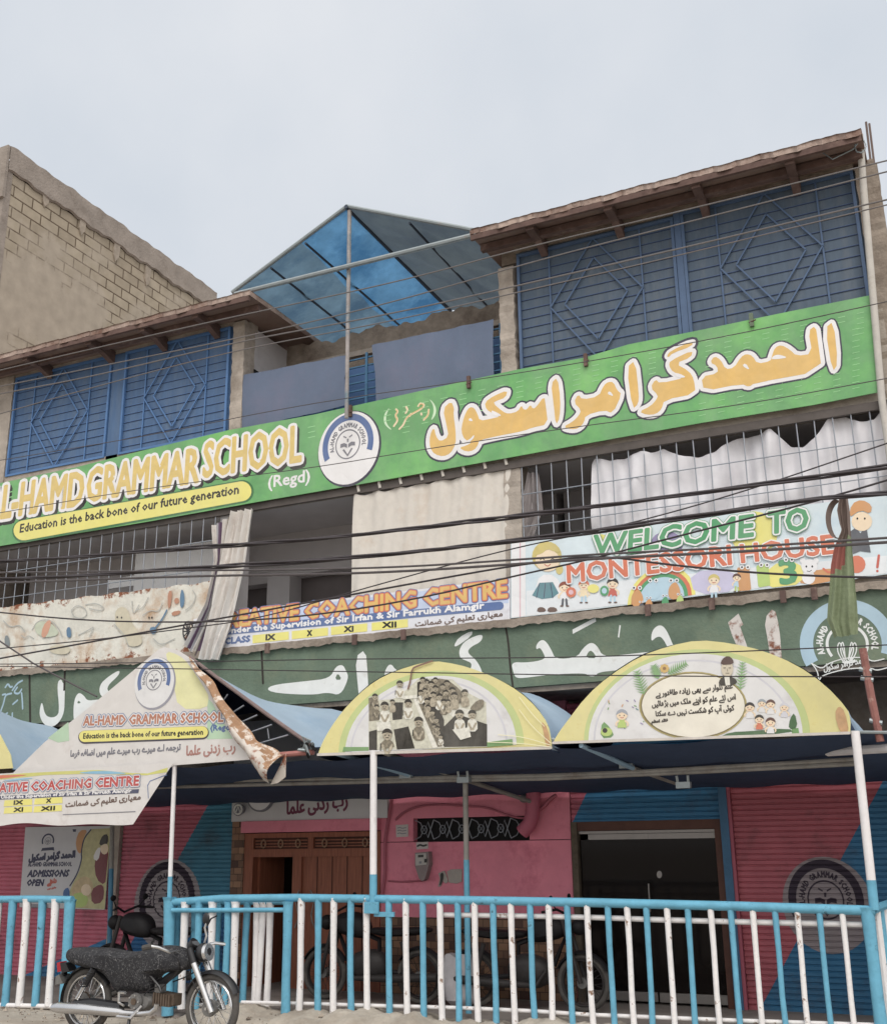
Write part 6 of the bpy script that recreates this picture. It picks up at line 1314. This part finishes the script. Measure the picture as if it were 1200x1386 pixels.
m = MB(); m.tube([bp(838,255,.2), bp(852,200,.2), bp(842,150,.2), bp(856,110,.2)], .011, chrome, 6); m.tube([bp(856,140,.2), bp(880,95,.2), bp(915,78,.2)], .008, bikeblack, 6); p = bp(850, 96, .2); m.ball(p, .042, .015, .055, bikeblack, 12, 8); m.build('mirror', hb, True)
m = MB(); m.tube([bp(200,600,.0), bp(480,610,0), bp(520,540,0)], .03, bikeblack, 8); m.tube([bp(860,300,0), bp(760,400,0), bp(650,480,0), bp(640,560,0)], .035, bikeblack, 8); m.tube([bp(640,430,-.1), bp(690,490,-.1), bp(700,520,-.1)], .012, bikeblack, 6); m.build('frame', MC, True)
m = MB(); m.tube([bp(540,655,-.16), bp(550,700,-.2), bp(560,750,-.22)], .016, bikeblack, 8); m.tube([bp(470,520,-.15), bp(468,580,-.15), bp(500,600,-.15)], .012, chrome, 6); m.tube([bp(470,520,-.15), bp(520,520,-.18)], .014, chrome, 6); m.tube([bp(480,660,-.2), bp(560,668,-.2), bp(600,600,-.14)], .015, chrome, 6); m.build('foot_rest', MC, True)
m = MB(); m.prism([bp(*q, .12) for q in ((190,660),(480,672),(485,690),(200,694))], (0, .03, 0), brn); m.build('side_plate', MC)
# dark motorcycles standing under the awnings
dkb = mat('dusty_dark_paint', (30, 28, 31), .6, .2, 6, spec=.3); dkm = mat('dull_dark_metal', (62, 58, 58), .55, .2, 12, metal=.3); dks = mat('dark_seat_vinyl', (30, 26, 28), .7, .15, 6)
def dark_bike(x, y, flip, label, group='dark motorcycles under the awnings'):
    t = thing('motorcycle', label, 'motorcycle', (x, y, 0), group); q = lambda a, z, dy=0: Vector((x+flip*a, y+dy, z))
    cr, cf = q(-.62, .29), q(.62, .29); wheel(t, cr, .29, rubber, dkm); wheel(t, cf, .29, rubber, dkm)
    fender(t, cr, .29, 30 if flip > 0 else -15, 195 if flip > 0 else 150, dkb); fender(t, cf, .29, 25, 155, dkb)
    pillow(t, 'seat', [q(*k) for k in ((-.78,.74),(-.75,.82),(-.3,.79),(.02,.80),(.02,.72),(-.3,.69))], .13, dks, y0=y)
    pillow(t, 'fuel_tank', [q(*k) for k in ((.0,.72),(.05,.90),(.22,.97),(.42,.95),(.5,.82),(.42,.72),(.1,.66))], .14, dkb, y0=y)
    pillow(t, 'engine', [q(*k) for k in ((-.2,.25),(-.22,.5),(.0,.58),(.25,.5),(.28,.3),(.1,.2))], .13, dkm, y0=y, sm=1)
    k = MB(); k.tube([q(-.62,.29), q(-.1,.34), q(-.1,.66), q(.5,.86), q(.3,.45)], .03, dkb, 8); k.tube([q(-.55,.34,-.13), q(-.45,.66,-.13)], .026, dkm, 8); k.build('frame', t, True)
    for dy in (-.09, .09): k = MB(); k.tube([q(.44,.92,dy), q(.62,.29,dy)], .025, dkm, 8); k.build('fork', t, True)
    k = MB(); k.ball(q(.60,.84), .085, .085, .085, dkb, 14, 10); k.build('headlight', t, True)
    k = MB(); k.tube([q(.32,1.0,-.36), q(.42,1.02,-.18), q(.47,.96,0), q(.42,1.02,.18), q(.32,1.0,.36)], .014, dkb, 8); hb = k.build('handlebar', t, True)
    k = MB()
    for s in (-1, 1): k.tube([q(.42,1.02,s*.2), q(.40,1.10,s*.28)], .007, dkb, 6); k.ball(q(.40,1.13,s*.29), .015, .05, .035, dkb, 10, 8)
    k.build('mirror', hb, True)
    k = MB(); k.tube([q(-.9,.30,-.15), q(-.3,.27,-.15), q(.15,.26,-.15), q(.25,.4,-.12)], [.045,.045,.025,.02], dkm, 10); k.build('exhaust_pipe', t, True)
    return t
pz = at(204, 1262, 11.25)
dark_bike(at(206, 1300, 11.25).x, 11.25, -1, 'dark motorcycle facing left behind the chrome-piped motorcycle and gate')
dark_bike(at(500, 1320, 11.9).x, 11.95, -1, 'dark motorcycle behind the railing in front of the wooden door and cladding')
dark_bike(at(712, 1330, 11.9).x, 11.95, 1, 'dark motorcycle behind the railing, right of the white sack')

# ---------------------------------------------------------------- flag and its pole at the right end
YF = 9.6
fg, fr_, fb = mat('flag_green', (126, 140, 104), .9, .12, 5, bump=.3, bscale=30, dirt=(108, 118, 90), dscale=4), mat('flag_red', (158, 92, 82), .9, .12, 5), mat('flag_dusk', (124, 106, 98), .9, .15, 6)
zf = zm(1060, 640, 3.3); FL = zf([(250,110),(240,170),(252,230),(262,260),(228,340),(212,420),(205,520),(196,600),(192,655),(225,735)]); FR_ = zf([(285,105),(296,180),(298,240),(300,280),(306,340),(314,420),(322,520),(330,600),(335,680),(332,722)])
fl = cloth('flag', 'ragged green flag with red and dusky bands hanging limp from the cables at the right', 'flag', FL, FR_, YF, fg, 1.6, .035, mf=lambda u, v: fb if v < .34 or (v < .40 and u < .6) else (fr_ if v < .58 and u < .62 and v+u*.1 < .60 else fg), nu=36, nv=44)
m = MB()
def loopf(u, v):
    a = rad(-80-200*u); q = zf([(240+38*math.cos(a)*(1+.1*v), 205-85*math.sin(a)*-1)])[0]; W = at(q[0], q[1], YF); W.y = YF-.03+.09*v+.02*math.sin(u*9); W.x += .04*(v-.5); return W
m.grid(loopf, 24, 4, fb); m.build('torn_loop', fl, True)
PP = thing('flag_pole', 'rusty red pole with pale joint clamps rising beside the right awning corner', 'pole', at(1186, 1010, RP+.1))
m = MB(); m.tube([at(1167, 878, RP+.1), at(1178, 940, RP+.1), at(1191, 1004, RP+.1)], .034, mat('rusty_red_pole', (150, 96, 88), .75, .25, 9, dirt=(186, 164, 152), dscale=6, dlo=.55, dhi=.65), 8); m.build('pole', PP, True)
for a, b_ in ((1171, 908), (1173, 920), (1185, 978)): m = MB(); p = at(a, b_, RP+.1); m.tube([(p.x-.05, p.y, p.z+.02), (p.x+.05, p.y, p.z-.01)], .022, galv, 8); m.build('clamp', PP)

# ---------------------------------------------------------------- pipe, rebars and roof bits at the right end
P = [at(1163, 182, F1-.25), at(1168, 250, F1-.2), at(1181, 400, F1-.16), at(1193, 540, F1-.13)]; P += [Vector((P[-1].x+.01, P[-1].y, ZG0))]
m = MB(); m.tube(P, .038, mat('pale_downpipe', (190, 184, 176), .6, .12, 6, dirt=(150, 138, 126), dscale=3), 10); part(m, 'drain_pipe', smooth=True)
m = MB(); reb = mat('rebar', (110, 92, 86), .8, .2)
for a, y0 in ((-.2, 12.6), (-.17, 12.9), (-.2, 13.3), (-.18, 13.5)): m.tube([(a, y0, 9.0), (a+.02, y0+.02, 10.0+.2*math.sin(y0*5))], .014, reb, 6)
part(m, 'reinforcing_bar')
m = MB(); p = at(1163, 190, F1-.4); m.tube([p, p+Vector((-.08, -.05, -.12)), p+Vector((-.3, -.02, -.16)), p+Vector((-.42, 0, 0))], .008, galv, 5); m.tube([p+Vector((.06*math.cos(i), -.05, -.1+.09*math.sin(i))) for i in range(13)], .006, galv, 5); part(m, 'loose_wire')
m = MB(); m.tube([at(358, 1013, F1), at(358, 1013, F1)+Vector((0,.01,0))], .001, black, 4) if 0 else None

# ---------------------------------------------------------------- overhead cables
cabk = mat('black_cable', (64, 58, 62), .6, .15, 9); cabg = mat('grey_cable', (110, 104, 104), .6, .15, 9); cabd = mat('dusty_cable', (84, 78, 80), .6, .15, 9)
GRP = 'overhead cables across the facade'
def cable(lab, P, y, r, m_, twist=0, name='overhead_cable'):
    pts = [Vector(q) for q in P]
    a, b_ = pts[0], pts[1]; pts = [a+(a-b_).normalized()*500]+pts; a, b_ = pts[-1], pts[-2]; pts = pts+[a+(a-b_).normalized()*300]
    pts = chaikin(pts, 3, False); W = [at(q.x, q.y, y) for q in pts]
    k = MB()
    if not twist: k.tube(W, r, m_, 6)
    else:
        S = []; 
        for i in range(len(W)-1):
            n_ = max(1, int((W[i+1]-W[i]).length/.09)); S += [W[i].lerp(W[i+1], j/n_) for j in range(n_)]
        for t in range(twist):
            k.tube([p+Vector((0, math.cos(i*.32+2.1*t), math.sin(i*.32+2.1*t)+.35*math.sin(i*.11+t*2)))*r*1.15 for i, p in enumerate(S)], r, m_, 5)
    o = k.build(name, None, True, origin=W[len(W)//2]); tag(o, lab, 'cable', GRP)
cable('thick twisted black cable bundle, upper of the two crossing the middle storey', [(0,760),(105,754),(210,745),(420,731),(537,718),(647,705),(740,694),(827,683),(1013,658),(1200,632)], 8.6, .0108, cabk, 3)
cable('thick twisted black cable bundle, lower of the two crossing the middle storey', [(0,784),(105,780),(245,770),(420,760),(573,746),(640,738),(780,723),(967,695),(1107,674),(1200,668)], 8.4, .0108, cabk, 3)
cable('upper of a close pair of thin cables crossing the word MONTESSORI', [(0,775),(280,772),(420,771),(560,767),(720,756),(827,749),(1000,741),(1200,728)], 8.3, .009, cabd)
cable('lower of a close pair of thin cables crossing the word MONTESSORI', [(0,789),(280,779),(420,778),(560,773),(720,762),(827,755),(1000,747),(1200,734)], 8.3, .011, cabd)
cable('sagging cable that rises from the mural board over the coaching board to the flag', [(0,829),(90,838),(175,842),(298,842),(420,834),(560,812),(690,781),(800,757),(900,730),(1060,690),(1140,668),(1200,650)], 8.8, .008, cabk)
cable('thin cable dipping over the printed rainbow of the nursery banner', [(420,815),(640,775),(720,762),(808,751),(900,764),(1000,774),(1107,780),(1200,782)], 8.9, .009, cabk)
cable('thin cable slanting up across the mural board', [(0,878),(140,865),(240,852),(350,838),(480,800),(690,742),(830,715),(1000,668),(1200,600)], 9.2, .006, cabk)
cable('dark service cable slanting down to the gabled awning at the left', [(0,868),(45,898),(90,922),(131,943)], RP-.1, .010, cabd, name='service_cable') if 0 else None
k = MB(); k.tube([at(q[0], q[1], 10.0) for q in ((-260,690),(-120,790),(0,868),(45,898),(90,922),(131,943))], .011, cabd, 6); tag(k.build('service_cable', None, True, origin=at(45,898,10)), 'dark service cable slanting down onto the gabled awning at the left', 'cable')
cable('pale thin wire touching the left roof edge, highest of four before the upper storey', [(0,501),(133,470),(300,432),(400,411),(560,376),(720,332),(900,291),(1200,217)], 10.4, .008, cabg)
cable('pale thin wire, second from the top before the upper storey', [(0,523),(133,496),(321,458),(480,422),(620,384),(720,354),(900,308),(1200,232)], 10.4, .008, cabg)
cable('pale thin wire, third from the top before the upper storey', [(0,533),(133,508),(321,462),(520,427),(720,382),(900,341),(1200,270)], 10.4, .009, cabg)
cable('pale thin wire, lowest of four before the upper storey', [(0,560),(133,522),(321,473),(520,437),(720,391),(900,350),(1200,277)], 10.2, .007, cabg)
cable('hair-thin wire along the upper part of the long green banner', [(0,623),(200,590),(420,545),(640,515),(820,485),(1000,452),(1200,408)], 10.6, .005, cabd)
cable('hair-thin wire crossing the lower part of the long green banner', [(0,694),(200,660),(420,634),(560,610),(760,580),(1000,549),(1200,512)], 10.6, .005, cabd)
cable('upper hair-thin wire across the green fascia', [(0,899),(220,897),(400,893),(600,891),(780,890),(1000,882),(1200,873)], 9.0, .005, cabk)
cable('lower hair-thin wire across the green fascia', [(0,902),(220,905),(400,908),(600,911),(780,914),(1000,916),(1200,916)], 9.0, .005, cabk)
# rest of the small mechanical parts of the near motorcycle
m = MB()
for P in (((842,262,.1),(860,330,.12),(840,420,.06),(720,470,.02)), ((800,275,-.16),(850,300,-.14),(872,380,-.08),(858,440,-.06),(930,560,-.07)), ((790,275,-.2),(830,330,-.14),(800,410,-.1),(700,500,-.1)), ((690,490,-.11),(640,500,-.12),(610,540,-.13))):
    m.tube([bp(*q) for q in chaikin3(P)], .006, bikeblack, 5)
m.build('control_cables', MC, True)
m = MB(); p = bp(852, 268); m.tube([(p.x-.03, YM, p.z+.01), (p.x+.02, YM, p.z+.05)], [.05, .055], bikeblack, 14); m.tube([(p.x+.02, YM, p.z+.05), (p.x+.023, YM, p.z+.054)], .046, mat('dial_glass', (90, 92, 96), .2), 14); m.build('speedometer', MC, True)
m = MB(); p = bp(560, 575); m.tube([(p.x, YM-.13, p.z), (p.x, YM-.155, p.z)], [.075, .066], steelgrey, 18); m.tube([(p.x, YM-.155, p.z), (p.x, YM-.165, p.z)], .03, brn, 12)
for i in range(5): a_ = i*1.2566; m.tube([(p.x+.056*math.cos(a_), YM-.15, p.z+.056*math.sin(a_)), (p.x+.056*math.cos(a_), YM-.166, p.z+.056*math.sin(a_))], .009, chrome, 6)
m.build('crank_cover', MC, True)
m = MB(); p = bp(667, 500); m.box(p.x-.035, p.x+.035, YM-.07, YM+.01, p.z-.04, p.z+.03, steelgrey); m.tube([(p.x, YM-.03, p.z-.04), (p.x, YM-.03, p.z-.08)], .026, steelgrey, 10); m.build('carburettor', MC, True)
m = MB()
for i in range(26):
    a_ = rad(i*360/26); 
    m.tube([(rw.x+.075*math.cos(a_), YM-.05, rw.z+.075*math.sin(a_)), (rw.x+.085*math.cos(a_), YM-.05, rw.z+.085*math.sin(a_))], .008, brn, 5)
m.tube([(rw.x, YM-.045, rw.z), (rw.x, YM-.06, rw.z)], .075, steelgrey, 20); m.build('sprocket', MC, True)
m = MB(); m.tube([(fw.x, YM-.03, fw.z), (fw.x, YM-.06, fw.z)], [.075, .07], steelgrey, 20); m.tube([(fw.x, YM-.1, fw.z), (fw.x, YM+.1, fw.z)], .014, chrome, 8); m.build('brake_drum', MC, True)
# grit and rubble at the foot of the railing
random.seed(21); m = MB(); grit = mat('grit', (168, 154, 138), .95, .3, 30); gritd = mat('dark_grit', (112, 98, 86), .95, .3, 30)
for i in range(900):
    x = random.uniform(-10.5, 0); y = RP-.05-abs(random.gauss(.1, .45)); s = random.uniform(.004, .016)*(2.2 if random.random() < .05 else 1)
    z = 0
    if -7.6 < x < .5 and abs(y-(RP-.02)) < .40: z = .1*max(0, 1-((y-RP+.02)/.40)**2)**.5
    a_ = random.random()*6.28; P = [(x+s*math.cos(a_+k*1.57)*random.uniform(.7, 1.2), y+s*math.sin(a_+k*1.57)*random.uniform(.7, 1.2), z-.004) for k in range(4)]
    m.add(P+[(x, y, z+s*random.uniform(.5, 1.1))], [(0,1,4), (1,2,4), (2,3,4), (3,0,4)], grit if random.random() < .6 else gritd)
tag(m.build('grit'), 'loose grit and crumbs of concrete at the foot of the railing', 'grit', kind='stuff')
